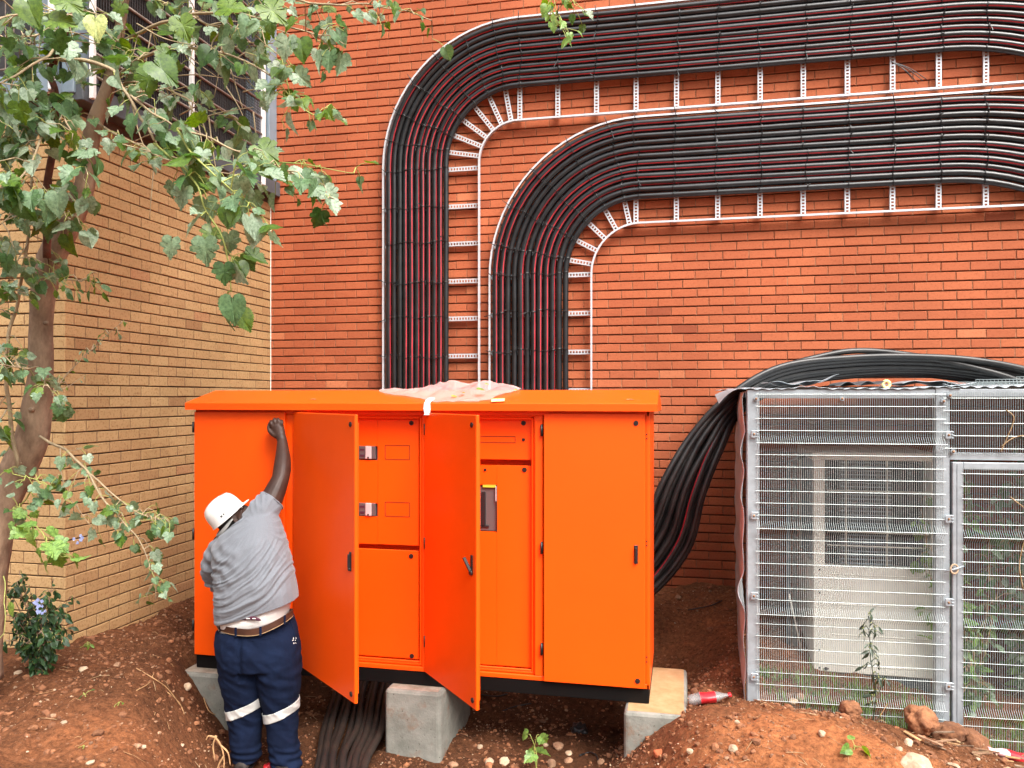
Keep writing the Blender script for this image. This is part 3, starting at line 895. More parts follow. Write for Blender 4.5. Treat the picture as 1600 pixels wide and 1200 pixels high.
# ------------------------------------------------------------------ loose bundle arching over the cage
def bundle():
    rr = random.Random(5)
    ctr = [(900, 950, 6.25), (985, 910, 6.2), (1040, 842, 6.2), (1068, 762, 6.2), (1104, 690, 6.25), (1150, 630, 6.35), (1225, 590, 6.4), (1330, 574, 6.45), (1440, 572, 6.45), (1540, 582, 6.4), (1640, 606, 6.35), (1760, 660, 6.3)]
    half = [30, 38, 43, 37, 28, 22, 20, 19, 21, 22, 24, 26]
    n = 17
    for k in range(n):
        u = (k + 0.5) / n * 2 - 1
        lay = (k % 3) - 1
        pts = []
        for i, (px, py, t) in enumerate(ctr):
            a = ctr[max(i - 1, 0)]; b = ctr[min(i + 1, len(ctr) - 1)]
            tx, ty = b[0] - a[0], b[1] - a[1]; l = math.hypot(tx, ty)
            nx, ny = -ty / l, tx / l
            uu = u
            if i >= 5: uu = u * (0.75) + 0.10 * lay
            w = half[i]
            jit = rr.uniform(-2.0, 2.0)
            q = PT(px + nx * (w * uu + jit), py + ny * (w * uu + jit), t + 0.055 * lay * (1 if i < 5 else 1.6) + (0.10 * u if i > 4 else 0))
            pts.append(q)
        mb = MB()
        st = {12: M['red_stripe']} if k in (4, 12) else None
        rad = rr.uniform(0.021, 0.026)
        if k in (8,): rad = 0.027
        mb.tube(smooth(pts, 7), rad, M['cable_dusty'], n=14, ref=(0, -1, 0), stripes=st)
        tag(mb.build('power_cable'), 'dusty black cable, %s from the outer edge of the loose bundle arching over the cage' % ORD[k], 'cable', 'loose cables arching over the cage')
    # the one that lifts clear on top
    pts = [PT(*q) for q in [(930, 900, 6.5), (1030, 790, 6.4), (1090, 700, 6.4), (1140, 635, 6.35), (1210, 580, 6.3), (1290, 555, 6.3), (1350, 548, 6.3), (1430, 556, 6.3), (1520, 574, 6.25), (1600, 598, 6.2), (1720, 650, 6.2)]]
    mb = MB(); mb.tube(smooth(pts, 7), 0.024, M['cable_dusty'], n=14, ref=(0, -1, 0))
    tag(mb.build('power_cable'), 'single black cable lifting clear above the loose bundle over the cage', 'cable', 'loose cables arching over the cage')
bundle()

def pit_cables():
    rr = random.Random(9)
    for k in range(10):
        f = k / 9
        lift = 0.03 if k % 2 else 0.0
        xs = [lerp(-2.90, -2.46, f), lerp(-2.66, -2.26, f), lerp(-2.43, -2.03, f), lerp(-2.29, -1.96, f), lerp(-2.14, -1.83, f), lerp(-1.98, -1.6, f)]
        ys = [6.6, 5.8, 5.1, 4.7, 4.3, 3.7]
        pts = []
        for x, y in zip(xs, ys):
            x += rr.uniform(-.012, .012)
            pts.append((x, y, -2.335 + 0.02 + lift + rr.uniform(-.006, .006)))
        mb = MB(); mb.tube(smooth(pts, 6), rr.uniform(.021, .026), M['cable_mud'], n=12, ref=(0, 0, 1))
        if k == 0: lab, g = 'muddy black cable lying nearest the worker in the trench under the cabinet', None
        else: lab = 'muddy black cable in the trench under the cabinet, %s from the worker' % ORD[k]
        tag(mb.build('ground_cable'), lab, 'cable', 'cables lying in the trench')
pit_cables()

# ------------------------------------------------------------------ the orange cabinet
YF = 5.0
CX0, CX1 = -3.385, -0.199
ZB, ZTOP = -1.832, -0.085
cab = empty('electrical_cabinet', ((CX0 + CX1) / 2, 5.35, -1.925), 'bright orange steel electrical cabinet with two doors standing open', 'electrical cabinet')
def cyl_y(mb, c, r, d, m, n=20):
    mb.tube([(c[0], c[1], c[2]), (c[0], c[1] - d, c[2])], r, m, n=n, ref=(0, 0, 1), smooth=False)
def cabinet():
    O = M['orange']
    b = MB()
    yb_ = 5.72
    th = 0.02
    bays = [(CX0, -2.655), (-2.655, -1.675), (-1.675, -0.893), (-0.893, CX1)]
    b.box(((CX0 + CX1) / 2, yb_, (ZB + ZTOP) / 2), (CX1 - CX0, 0.02, ZTOP - ZB), O, 0.003)
    b.box((CX0 + 0.01, (YF + yb_) / 2 - 0.006, (ZB + ZTOP) / 2), (0.02, yb_ - YF - 0.012, ZTOP - ZB - .002), O, 0.003)
    b.box((CX1 - 0.01, (YF + yb_) / 2 - 0.006, (ZB + ZTOP) / 2), (0.02, yb_ - YF - 0.012, ZTOP - ZB - .002), O, 0.003)
    b.box(((CX0 + CX1) / 2, (YF + yb_) / 2, ZTOP - 0.008), (CX1 - CX0 - 0.042, yb_ - YF - 0.03, 0.016), O, 0.003)
    b.box(((CX0 + CX1) / 2, (YF + yb_) / 2, ZB + 0.012), (CX1 - CX0 - 0.042, yb_ - YF - 0.03, 0.016), O, 0.003)
    # front frame: top and bottom rails, mullions
    zt0 = -0.122
    b.box(((CX0 + CX1) / 2, YF + 0.012, (ZTOP + zt0) / 2 - 0.0), (CX1 - CX0 - 0.004, 0.024, ZTOP - zt0), O, 0.003)
    b.box(((CX0 + CX1) / 2, YF + 0.012, ZB + 0.016), (CX1 - CX0 - 0.004, 0.024, 0.03), O, 0.003)
    for x, w in ((CX0 + 0.012, 0.020), (-2.655, 0.07), (-1.675, 0.036), (-0.905, 0.052), (CX1 - 0.016, 0.030)):
        b.box((x, YF + 0.013, (zt0 + ZB + 0.031) / 2), (w, 0.022, zt0 - ZB - 0.033), O, 0.003)
    # inner reveals of the open bays
    for x0, x1 in ((-2.62, -1.693), (-1.657, -0.931)):
        for x in (x0 + 0.006, x1 - 0.006):
            b.box((x, YF + 0.053, (zt0 + ZB) / 2 + .015), (0.010, 0.056, zt0 - ZB - 0.035), O, 0.002)
        b.box(((x0 + x1) / 2, YF + 0.053, zt0 - 0.006), (x1 - x0 - .024, 0.056, 0.010), O, 0.002)
        b.box(((x0 + x1) / 2, YF + 0.053, ZB + 0.040), (x1 - x0 - .024, 0.056, 0.014), O, 0.002)
        # rolled inner lip
        for x in (x0 + 0.020, x1 - 0.020): b.box((x, YF + 0.030, (zt0 + ZB) / 2 + .015), (0.014, 0.010, zt0 - ZB - 0.06), O, 0.004)
        b.box(((x0 + x1) / 2, YF + 0.030, zt0 - 0.019), (x1 - x0 - .056, 0.010, 0.014), O, 0.004)
        b.box(((x0 + x1) / 2, YF + 0.030, ZB + 0.055), (x1 - x0 - .056, 0.010, 0.014), O, 0.004)
        b.box(((x0 + x1) / 2, YF + 0.16, (zt0 + ZB) / 2), (x1 - x0, 0.006, zt0 - ZB - 0.03), O)
    # dots on the right frame edge
    for z in (-0.235, -0.262, -0.905, -0.932, -1.63, -1.66):
        cyl_y(b, (CX1 - 0.019, YF + 0.002, z), 0.005, 0.004, M['dark_gap'], 8)
    b.build('body', cab)
    p = MB(); zb = -1.925
    p.box(((CX0 + CX1) / 2, YF + 0.02, (zb + ZB) / 2), (CX1 - CX0 - 0.01, 0.03, ZB - zb - 0.003), M['plinth'], 0.003)
    p.box(((CX0 + CX1) / 2, 5.70, (zb + ZB) / 2), (CX1 - CX0 - 0.01, 0.03, ZB - zb - 0.003), M['plinth'], 0.003)
    for x in (CX0 + 0.02, -2.655, -1.675, -0.893, CX1 - 0.02):
        p.box((x, 5.36, (zb + ZB) / 2), (0.03, 0.64, ZB - zb - 0.006), M['plinth'], 0.003)
    p.build('plinth', cab)
    # roof: shallow ridge, folded fascia
    r = MB()
    x0, x1 = -3.420, -0.150
    prof = [(4.930, -0.090), (4.930, -0.046), (4.938, -0.041), (5.30, 0.046), (5.82, -0.055), (5.82, -0.098), (5.812, -0.098), (5.81, -0.062), (5.30, 0.038), (4.938, -0.050), (4.938, -0.090)]
    r.loft([[Vector((x, y, z)) for y, z in prof][::-1] for x in (x0, x1)], O, smooth=False, caps=False)
    for x, s_ in ((x0 + .004, 1), (x1 - .004, -1)):
        g = [(4.932, -0.090), (4.932, -0.048), (5.30, 0.043), (5.817, -0.058), (5.817, -0.097)]
        vs = [Vector((x - .004, y, z)) for y, z in g] + [Vector((x + .004, y, z)) for y, z in g]
        r.add(vs, [(0, 1, 2, 3, 4), (9, 8, 7, 6, 5)] + [(i, i + 5, (i + 1) % 5 + 5, (i + 1) % 5) for i in range(5)], O)
    r.build('roof', cab)

    def lock(parent, x, z, y, rr_=0.0155):
        m = MB(); cyl_y(m, (x, y + 0.002, z), rr_, 0.007, M['black']); cyl_y(m, (x, y - 0.0045, z), rr_ * .55, 0.003, M['dark_gap'], 12)
        m.build('lock', parent)
    def panel(name, x0, x1, z0, z1, y=5.062, hole=None):
        m = MB()
        if not hole:
            m.box(((x0 + x1) / 2, y + 0.008, (z0 + z1) / 2), (x1 - x0, 0.016, z1 - z0), O, 0.003)
        else:
            hx0, hx1, hs = hole
            m.box(((x0 + hx0) / 2, y + 0.008, (z0 + z1) / 2), (hx0 - x0, 0.016, z1 - z0), O, 0.002)
            m.box(((x1 + hx1) / 2, y + 0.008, (z0 + z1) / 2), (x1 - hx1, 0.016, z1 - z0), O, 0.002)
            zz = [z1] + [v for h in hs for v in (h[1], h[0])] + [z0]
            for a in range(0, len(zz), 2):
                m.box(((hx0 + hx1) / 2, y + 0.008, (zz[a] + zz[a + 1]) / 2), (hx1 - hx0, 0.016, zz[a] - zz[a + 1]), O)
        return m.build(name, cab)
    def outline(parent, x0, x1, z0, z1, y=5.062):
        m = MB(); w = 0.0035
        m.box(((x0 + x1) / 2, y - .0005, z1), (x1 - x0 + w, 0.003, w), M['dark_gap']); m.box(((x0 + x1) / 2, y - .0005, z0), (x1 - x0 + w, 0.003, w), M['dark_gap'])
        m.box((x0, y - .0005, (z0 + z1) / 2), (w, 0.003, z1 - z0 - w), M['dark_gap']); m.box((x1, y - .0005, (z0 + z1) / 2), (w, 0.003, z1 - z0 - w), M['dark_gap'])
        m.build('knockout', parent)
    Yp = 5.062
    ex = lambda px, py: onY(px, py, Yp).x
    ez = lambda px, py: onY(px, py, Yp).z
    # bay with two breakers
    hz = [(ez(575, 719), ez(575, 697)), (ez(575, 807), ez(575, 786))]
    hx = (ex(535, 700), ex(590, 700))
    up = panel('inner_door', -2.575, ex(654.5, 700), ez(655, 853), ez(655, 655), hole=(hx[0], hx[1], hz))
    lo = panel('inner_door', -2.575, ex(654.5, 900), -1.772, ez(655, 861))
    lock(up, ex(643, 661), ez(643, 661), Yp); lock(lo, ex(642.5, 869), ez(642, 869), Yp); lock(lo, ex(643.5, 1025), ez(643, 1025), Yp)
    for a, b_ in ((696, 718), (785, 807)):
        outline(up, ex(602, 700), ex(640, 700), ez(620, b_), ez(620, a))
        m = MB()
        zc = (ez(575, a) + ez(575, b_)) / 2
        m.box(((hx[0] + hx[1]) / 2, Yp + 0.055, zc), (hx[1] - hx[0] + 0.02, 0.06, 0.11), M['breaker'])
        m.box((hx[1] - 0.030, Yp + 0.012, zc), (0.030, 0.03, 0.088), M['breaker'], 0.003)
        m.box((hx[1] - 0.110, Yp + 0.012, zc), (0.05, 0.03, 0.088), M['breaker'], 0.003)
        m.box((hx[1] - 0.064, Yp + 0.004, zc), (0.042, 0.03, 0.088), M['toggle'], 0.003)
        m.box((hx[1] - 0.064, Yp - 0.012, zc - 0.034), (0.010, 0.008, 0.012), M['black'])
        for dz in (-0.02, 0.02): m.box((hx[1] - 0.110, Yp - 0.004, zc + dz), (0.03, 0.006, 0.012), M['maroon'])
        m.build('circuit_breaker', up)
    # bay with the isolator
    hx = (ex(728, 800), ex(776, 800))
    hz = [(ez(765, 831), ez(765, 757))]
    up = panel('inner_door', -1.615, ex(831.5, 700), ez(831, 719), ez(831, 655))
    lo = panel('inner_door', -1.615, ex(832, 900), -1.772, ez(832, 728), hole=(hx[0], hx[1], hz))
    lock(up, ex(818, 661), ez(818, 661), Yp); lock(up, ex(818, 687), ez(818, 687), Yp, 0.010)
    lock(lo, ex(819.5, 734), ez(819, 734), Yp); lock(lo, ex(758, 734), ez(758, 734), Yp, 0.010)
    outline(up, ex(725, 700), ex(805, 690), ez(780, 691.5), ez(780, 682))
    m = MB()
    zc = (hz[0][0] + hz[0][1]) / 2; hh = hz[0][1] - hz[0][0]
    m.box(((hx[0] + hx[1]) / 2, Yp + 0.04, zc - .006), (hx[1] - hx[0] - .006, 0.05, hh - 0.018), M['breaker'], 0.004)
    m.box(((hx[0] + hx[1]) / 2 + .012, Yp + 0.012, zc - .01), (0.030, 0.012, hh - 0.08), M['black'], 0.004)
    m.box(((hx[0] + hx[1]) / 2 + .005, Yp + 0.011, zc - .01 - hh * .36), (0.09, 0.010, 0.02), M['black'], 0.004)
    m.box((hx[1] - 0.050, Yp + 0.008, hz[0][1] - 0.010), (0.09, 0.012, 0.020), M['greenplate'])
    m.box((hx[1] - 0.004, Yp - .001, hz[0][1] - 0.06), (0.006, 0.006, 0.10), M['toggle'])
    m.box((hx[1] + 0.0015, Yp - .001, zc), (0.004, 0.003, hh), M['dark_gap'])
    m.build('isolator_switch', lo)

    def door(hingex, width, ang, hand='closed', y=YF - 0.003, sgn=1, locks=(0.035, None, 1.0), tilted=False, hx=None):
        """slab door hinged on its left edge; ang opens it towards the camera"""
        z0, z1 = -1.823, -0.106
        rt = Matrix.Rotation(-ang, 3, 'Z')
        hp = Vector((hingex, y, 0))
        def W(s_, d, z): return hp + rt @ Vector((s_, -d, 0)) + Vector((0, 0, z))
        m = MB()
        m.box(W(width / 2, 0.011, (z0 + z1) / 2), (width, 0.022, z1 - z0), O, 0.0035, rt)
        # returned inner flange
        for s_ in (0.035, width - 0.03): m.box(W(s_, -0.008, (z0 + z1) / 2), (0.02, 0.014, z1 - z0 - .1), O, 0.002, rt)
        for z in (z0 + .05, z1 - .05): m.box(W(width / 2, -0.008, z), (width - .09, 0.014, 0.02), O, 0.002, rt)
        d = m.build('door', cab)
        def cyl(p, s_, z, r, dd, mm):
            a = W(s_, 0.021, z); b_ = W(s_, 0.021 + dd, z); p.tube([a, b_], r, mm, n=20, smooth=False)
        for s_, z in ((width - 0.055, -0.165), (width - 0.045, -1.775)):
            m = MB(); cyl(m, s_, z, 0.0155, 0.006, M['black']); cyl(m, s_, z, 0.007, 0.009, M['dark_gap']); m.build('lock', d)
        m = MB()
        hz_ = -0.985
        hs = width - 0.055
        m.box(W(hs, 0.024, hz_), (0.024, 0.008, 0.115), M['black'], 0.003, rt)
        if tilted:
            a = W(hs, 0.03, hz_ - 0.04); b_ = W(hs - 0.030, 0.060, hz_ + 0.042)
            m.beam(a, b_, 0.018, 0.012, M['black'], up=tuple(rt @ Vector((1, 0, 0))), bev=0.002)
            m.tube([W(hs, .024, hz_ - .045), W(hs, .036, hz_ - .045)], 0.016, M['black'], n=14)
        else:
            m.box(W(hs, 0.034, hz_ + 0.004), (0.015, 0.016, 0.085), M['black'], 0.005, rt)
            m.tube([W(hs, .024, hz_ - .045), W(hs, .037, hz_ - .045)], 0.010, M['black'], n=14)
        m.build('handle', d)
        return d
    door(CX0 + 0.008, 0.697, 0)
    door(-2.602, 0.945, R(40.5))
    door(-1.657, 0.755, R(48), tilted=True)
    door(-0.868, 0.640, 0)
    # hinges
    m = None
    for x in (-0.883, -1.668, CX0 - 0.004):
        for z in (-0.215, -0.97, -1.62):
            h = MB(); h.box((x, YF - 0.012, z), (0.014, 0.018, 0.075), M['black'], 0.003)
            h.tube([(x, YF - .02, z - .037), (x, YF - .02, z + .037)], 0.007, M['black'], n=10)
            h.build('hinge', cab)
cabinet()

# plastic film, packing tape, labels and fallen leaves on the roof
def roof_z(y):
    return lerp(-0.041, 0.046, (y - 4.938) / 0.362) if y < 5.3 else lerp(0.046, -0.055, (y - 5.3) / 0.52)
def film():
    mb = MB()
    nu, nv = 70, 34
    xl = lambda v: lerp(-1.35, -2.22, v)
    grid = []
    # outline in (x, y) on the roof; v=0 front edge, v=1 back
    for j in range(nv + 1):
        v = j / nv
        y = lerp(4.945, 5.34, v)
        x0 = lerp(-1.66, -2.10, sstep(0.05, 0.8, v)); x1 = lerp(-1.24, -1.08, sstep(0, 0.9, v))
        if v < .1: x1 -= .05
        for i in range(nu + 1):
            u = i / nu
            x = lerp(x0, x1, u) + 0.02 * noise.noise(Vector((v * 5, 3, u)))
            yy = y + 0.02 * noise.noise(Vector((u * 6, 1, 0)))
            n1 = abs(noise.noise(Vector((x * 5.5, y * 6, 2)))) * 0.075 + abs(noise.noise(Vector((x * 14, y * 12, 5)))) * 0.03
            hump = 0.055 * math.exp(-((u - 0.75) / 0.16) ** 2) * v + 0.035 * math.exp(-((u - 0.45) / 0.12) ** 2) * v
            z = roof_z(yy) + 0.006 + n1 * (0.15 + 0.85 * v) * (0.4 + 0.6 * math.sin(math.pi * u)) + hump
            grid.append(Vector((x, yy, z)))
    fs = [(j * (nu + 1) + i, j * (nu + 1) + i + 1, (j + 1) * (nu + 1) + i + 1, (j + 1) * (nu + 1) + i) for j in range(nv) for i in range(nu)]
    mb.add(grid, fs, M['film'], smooth=True)
    tag(mb.build('plastic_sheet'), 'crumpled clear plastic sheet lying on the orange cabinet roof', 'plastic sheet')
    t = MB()
    x = onY(667, 640, 4.92).x
    prof = [(5.03, roof_z(5.03) + .012), (4.97, roof_z(4.97) + .012), (4.935, -0.034), (4.923, -0.043), (4.921, -0.08), (4.923, -0.112), (4.917, -0.118)]
    r1 = []
    for k, (y, z) in enumerate(prof):
        w = 0.021 + 0.004 * math.sin(k * 2.1)
        r1.append([Vector((x - w, y, z)), Vector((x + w, y, z)), Vector((x + w, y + .003, z - .003)), Vector((x - w, y + .003, z - .003))])
    t.loft(r1, M['undershirt'], smooth=False)
    tag(t.build('packing_tape'), 'strip of pale tape folded over the front edge of the cabinet roof', 'tape')
    t = MB(); q = onY(778, 624, 4.97)
    t.box((q.x, 4.97, roof_z(4.97) + 0.012), (0.085, 0.075, 0.003), M['yellowtag'], rot=Matrix.Rotation(R(12.5), 3, 'X') @ Matrix.Rotation(0.2, 3, 'Z'))
    tag(t.build('paper_label'), 'small yellow paper label on the plastic sheet on the roof', 'label')
film()

# ------------------------------------------------------------------ concrete blocks under the cabinet
def block(x0, x1, y0, y1, z0, z1, label, mats=None, seed=0):
    b = MB()
    m = M['conc']
    n = 0.028
    c = Vector(((x0 + x1) / 2, (y0 + y1) / 2, 0))
    def ring(ins, z, k=10):
        out = []
        for (x, y, sx, sy) in ((x0, y0, 1, 1), (x1, y0, -1, 1), (x1, y1, -1, -1), (x0, y1, 1, -1)):
            cx, cy = x + sx * n, y + sy * n
            a0 = {(1, 1): math.pi, (-1, 1): 1.5 * math.pi, (-1, -1): 0, (1, -1): 0.5 * math.pi}[(sx, sy)]
            for q in range(4):
                a = a0 + (math.pi / 2) * q / 3
                out.append(Vector((cx + math.cos(a) * (n - ins), cy + math.sin(a) * (n - ins), z)))
        return out
    b.loft([ring(0, z0), ring(0, z1 - 0.022), ring(0.008, z1 - 0.007), ring(0.022, z1)], mats or m, smooth=False, caps=False)
    b.add(ring(0.022, z1 + .0005), [list(range(16))], M['conc_tan'] if seed == 2 else M['conc_edge'])
    o = b.build('concrete_block')
    tag(o, label, 'block', 'concrete blocks carrying the cabinet')
block(-3.45, -3.065, 4.90, 5.66, -2.6, -1.927, 'concrete block half buried in soil behind the worker', seed=0)
block(-1.92, -1.535, 4.90, 5.66, -2.6, -1.927, 'grey concrete block fully exposed under the middle of the cabinet, beside the black cables', seed=1)
block(-0.352, 0.032, 4.86, 5.72, -2.6, -1.927, 'concrete block with broad tan top showing at the right end of the cabinet', seed=2)

# ------------------------------------------------------------------ mesh cage
A0 = Vector((0.402, 5.20, 0)); CA = R(2.5)
ce = Vector((math.cos(CA), math.sin(CA), 0)); cn = Vector((-math.sin(CA), math.cos(CA), 0))
crot = Matrix.Rotation(CA, 3, 'Z')
def cs(px):
    """distance along the cage front at which the picture column px lies"""
    d = ray(px, 620)
    # A0 + s*ce = t*d
    det = ce.x * (-d.y) + d.x * ce.y
    s_ = (-A0.x * (-d.y) - d.x * A0.y) / det
    return s_
def CW(s_, d, z): return A0 + ce * s_ + cn * d + Vector((0, 0, z))
cage = empty('mesh_cage', (1.6, 6.3, -2.1), 'galvanised steel mesh cage with tin roof and hinged gate around the air conditioner', 'cage')
ZC1 = 0.035
def cbox(mb, s0, s1, d0, d1, z0, z1, m, bev=0.002):
    mb.box(CW((s0 + s1) / 2, (d0 + d1) / 2, (z0 + z1) / 2), (abs(s1 - s0), abs(d1 - d0), abs(z1 - z0)), m, bev, crot)
def mesh_panel(name, s0, s1, z0, z1, folds, parent, d=-0.008, zref=None):
    mb = MB()
    r = 0.0015
    zs = []
    zref = zref if zref is not None else z1
    hs = []
    z = zref - 0.0762 * 0.5
    while z > z0:
        if z < z1: hs.append(z)
        z -= 0.0762
    prof = [(z1, 0.0)]
    for zf in folds:
        if z0 < zf < z1: prof += [(zf + 0.043, 0.0), (zf, -0.034), (zf - 0.036, 0.0)]
    prof.append((z0, 0.0))
    hz_ = [h for h in hs if not any(abs(h - zf) < 0.05 for zf in folds)]
    for zf in folds:
        if z0 < zf < z1: hz_ += [zf]
    n = int((s1 - s0) / 0.0127)
    for k in range(n + 1):
        s_ = s0 + k * 0.0127
        mb.tube([CW(s_, d + p[1], p[0]) for p in prof], r, M['wire'], n=4, caps=False, ref=(1, 0, 0), smooth=False)
    for h in hz_:
        dd = -0.034 if h in folds else 0.0
        mb.tube([CW(s0 - 0.01, d + dd - 0.004, h), CW(s1 + 0.01, d + dd - 0.004, h)], 0.0018, M['wire'], n=5, smooth=False)
    return mb.build(name, parent)
def build_cage():
    sP0, sP1 = cs(1462), cs(1484)
    f = MB()
    G = M['galv']
    # corner angle, top rail, post
    cbox(f, 0.0, 0.075, 0.0, 0.006, -2.15, ZC1 + .01, G)
    cbox(f, 0.0, 0.006, 0.0, 0.06, -2.15, ZC1 + .01, G)
    cbox(f, 0.075, sP0 - .002, 0.001, 0.006, ZC1 - 0.045, ZC1 + .01, G)
    cbox(f, sP0, sP1, 0.0, 0.05, -2.25, ZC1 + .02, G)
    cbox(f, sP1, 2.9, 0.001, 0.05, ZC1 - 0.035, ZC1 + .012, G)
    zr = onY(1550, 713, 5.3).z
    cbox(f, sP1, 2.9, 0.001, 0.05, zr - 0.022, zr + 0.022, G)
    cbox(f, 2.9, 2.96, 0.0, 0.05, -2.25, ZC1 + .02, G)
    cbox(f, 2.90, 2.93, 0.05, 2.3, -2.2, ZC1, G)  # solid end sheet out of view, added to keep light out of the cage
    # top perimeter back along the left side
    f.box(Vector((0.45, 6.35, ZC1 - .02)), (0.03, 2.2, 0.04), G, 0.002, Matrix.Rotation(R(-2.2), 3, 'Z'))
    f.build('frame', cage)
    folds = [onY(1300, y, 5.25).z for y in (692, 826, 958, 1078)]
    step = folds[0] - folds[1]
    folds = [folds[0] - step * k for k in range(5)]
    mesh_panel('mesh_panel', 0.060, cs(1474), -2.12, ZC1 - 0.010, folds, cage, zref=folds[0] + 0.0762 * 4.5)
    mesh_panel('mesh_panel', cs(1476), 2.88, zr + .005, ZC1 - .005, [], cage, d=-0.006)
    # gate
    g = MB()
    g0, g1 = cs(1487), 2.85
    zt = zr - 0.035
    W = M['galv']
    cbox(g, g0, g0 + 0.062, -0.012, 0.03, -2.22, zt, W, 0.004)
    cbox(g, g1 - 0.06, g1, -0.012, 0.03, -2.22, zt, W, 0.004)
    cbox(g, g0 + .062, g1 - .06, -0.012, 0.03, zt - 0.045, zt, W, 0.004)
    cbox(g, g0 + .062, g1 - .06, -0.012, 0.03, -2.22, -2.17, W, 0.004)
    cbox(g, g0 + .024, g0 + .027, -0.0135, -0.010, -2.2, zt - .01, M['slate'], 0)
    gate = g.build('gate', cage)
    mesh_panel('mesh_panel', g0 + .060, g1 - .055, -2.18, zt - .035, [z - 0.02 for z in folds[1:]], gate, d=-0.014, zref=zt - .03)
    # latch of twisted rod
    l = MB()
    c = CW(cs(1488), -0.02, onY(1490, 890, 5.2).z)
    l.tube([c + ce * -0.055 + Vector((0, -.008, -.020)), c + Vector((0, -.02, 0)), c + ce * .055 + Vector((0, -.008, .018))], 0.0055, M['galv'], n=8)
    ring = [c + ce * 0.022 * math.cos(a) + Vector((0, -.006, 0.028 * math.sin(a))) + Vector((0, -.012 * math.sin(a * .5), 0)) for a in [i * 2 * math.pi / 16 for i in range(17)]]
    l.tube(ring, 0.0055, M['stone_pale'], n=8)
    l.build('latch', gate)
    # clamps and bolts
    for px, pys in ((1175, (678, 805, 930, 1056)), (1478, (680, 812, 943, 1075))):
        for py in pys:
            s_ = cs(px + 3); q = onY(px, py, 5.2)
            c = MB()
            cbox(c, s_ - .020, s_ + .022, -0.022, -0.016, q.z - .024, q.z + .024, G, 0.003)
            c.ball(CW(s_ - .002, -0.024, q.z), (.008, .006, .008), M['stone_brown'], sub=1)
            for dz in (-.018, 0, .018): cbox(c, s_ + .012, s_ + .026, -0.028, -0.022, q.z + dz - .004, q.z + dz + .004, G, 0.001)
            c.build('clamp', cage)
    for px, py in ((1181, 623), (1315, 623), (1473, 627), (1483, 618), (1488, 706)):
        s_ = cs(px); q = onY(px, py, 5.2)
        c = MB(); c.tube([CW(s_, 0.0, q.z), CW(s_, -0.018, q.z)], 0.014, G, n=12, smooth=False); c.ball(CW(s_, -0.02, q.z), (.009, .008, .009), M['stone_brown'], sub=1)
        c.build('bolt', cage)
    # side cladding: buckled corrugated tin
    sd = MB(); rows = []
    rr = random.Random(4)
    nz = 60
    for d_ in range(26):
        y = 5.235 + d_ * 0.088
        x = 0.405 + (y - 5.2) * 0.039
        row = []
        for k in range(nz + 1):
            z = lerp(-2.1, ZC1 - 0.01, k / nz)
            a = 0.005 * math.sin(z * 2 * math.pi / 0.30 + 0.8 * noise.noise(Vector((z * 2, y * 1.4, 0)))) + 0.020 * noise.noise(Vector((z * 3.2, y * 2.0, 4)))
            if d_ < 3: a += -0.022 * max(0, noise.noise(Vector((z * 4.5, 2.2, 1)))) * (3 - d_) * 0.8
            row.append(Vector((x - 0.022 + a, y, z)))
        rows.append(row)
    vs = [v for row in rows for v in row]; n1 = nz + 1
    vs2 = [v + Vector((0.003, 0, 0)) for v in vs]; N_ = len(vs)
    fs = []
    for i in range(len(rows) - 1):
        for k in range(nz):
            q = (i * n1 + k, i * n1 + k + 1, (i + 1) * n1 + k + 1, (i + 1) * n1 + k)
            fs.append(q); fs.append(tuple(a + N_ for a in q[::-1]))
    for k in range(nz):
        fs.append((k, k + N_, k + 1 + N_, k + 1))
    sd.add(vs + vs2, fs, M['tray'], smooth=True)
    sd.build('side_sheet', cage)
    # roof: overlapping corrugated sheets
    rf = MB()
    def sheet(s0, s1, d0, d1, z, amp, pitch, seed, tilt=0.0, m='galv', lift=0.0):
        n = int((s1 - s0) / 0.012); nd = 10; vs = []
        for j in range(nd + 1):
            dd = lerp(d0, d1, j / nd)
            for i in range(n + 1):
                s_ = lerp(s0, s1, i / n)
                zz = z + amp * math.sin(2 * math.pi * s_ / pitch) + 0.010 * noise.noise(Vector((s_ * 3, dd * 2, seed))) + tilt * dd
                zz += lift * max(0, noise.noise(Vector((s_ * 4.0, dd * 1.2, seed + 3)))) * (1 - j / nd)
                vs.append(CW(s_, dd, zz))
        fs = [(j * (n + 1) + i, j * (n + 1) + i + 1, (j + 1) * (n + 1) + i + 1, (j + 1) * (n + 1) + i) for j in range(nd) for i in range(n)]
        N_ = len(vs); vs2 = [v - Vector((0, 0, .002)) for v in vs]
        rf.add(vs + vs2, fs + [tuple(a + N_ for a in f[::-1]) for f in fs] + [(i, i + N_, i + 1 + N_, i + 1) for i in range(n)], M[m], smooth=True)
    sheet(-0.02, 1.25, -0.012, 2.3, ZC1 + 0.018, 0.004, 0.076, 1, 0.004, lift=0.02)
    sheet(1.15, 3.0, 0.0, 2.3, ZC1 + 0.026, 0.006, 0.076, 2, 0.004, lift=0.02)
    sheet(0.20, 0.62, 0.30, 0.9, ZC1 + 0.060, 0.010, 0.19, 3, 0.0, lift=0.05)
    sheet(0.55, 0.85, 0.10, 0.5, ZC1 + 0.048, 0.012, 0.12, 6, 0.0, m='slate', lift=0.03)
    sheet(1.0, 1.45, 0.25, 0.8, ZC1 + 0.052, 0.008, 0.2, 9, 0.0, lift=0.05)
    # curled corner flap at the left front
    q0 = CW(-0.02, 0.0, ZC1 + .012)
    vs = []
    for i in range(6):
        for j_ in range(4):
            vs.append(q0 + ce * (-0.03 * i) + cn * (0.1 * j_ + .05) + Vector((0, 0, -0.004 * i * i * (1 - .2 * j_) + .008)))
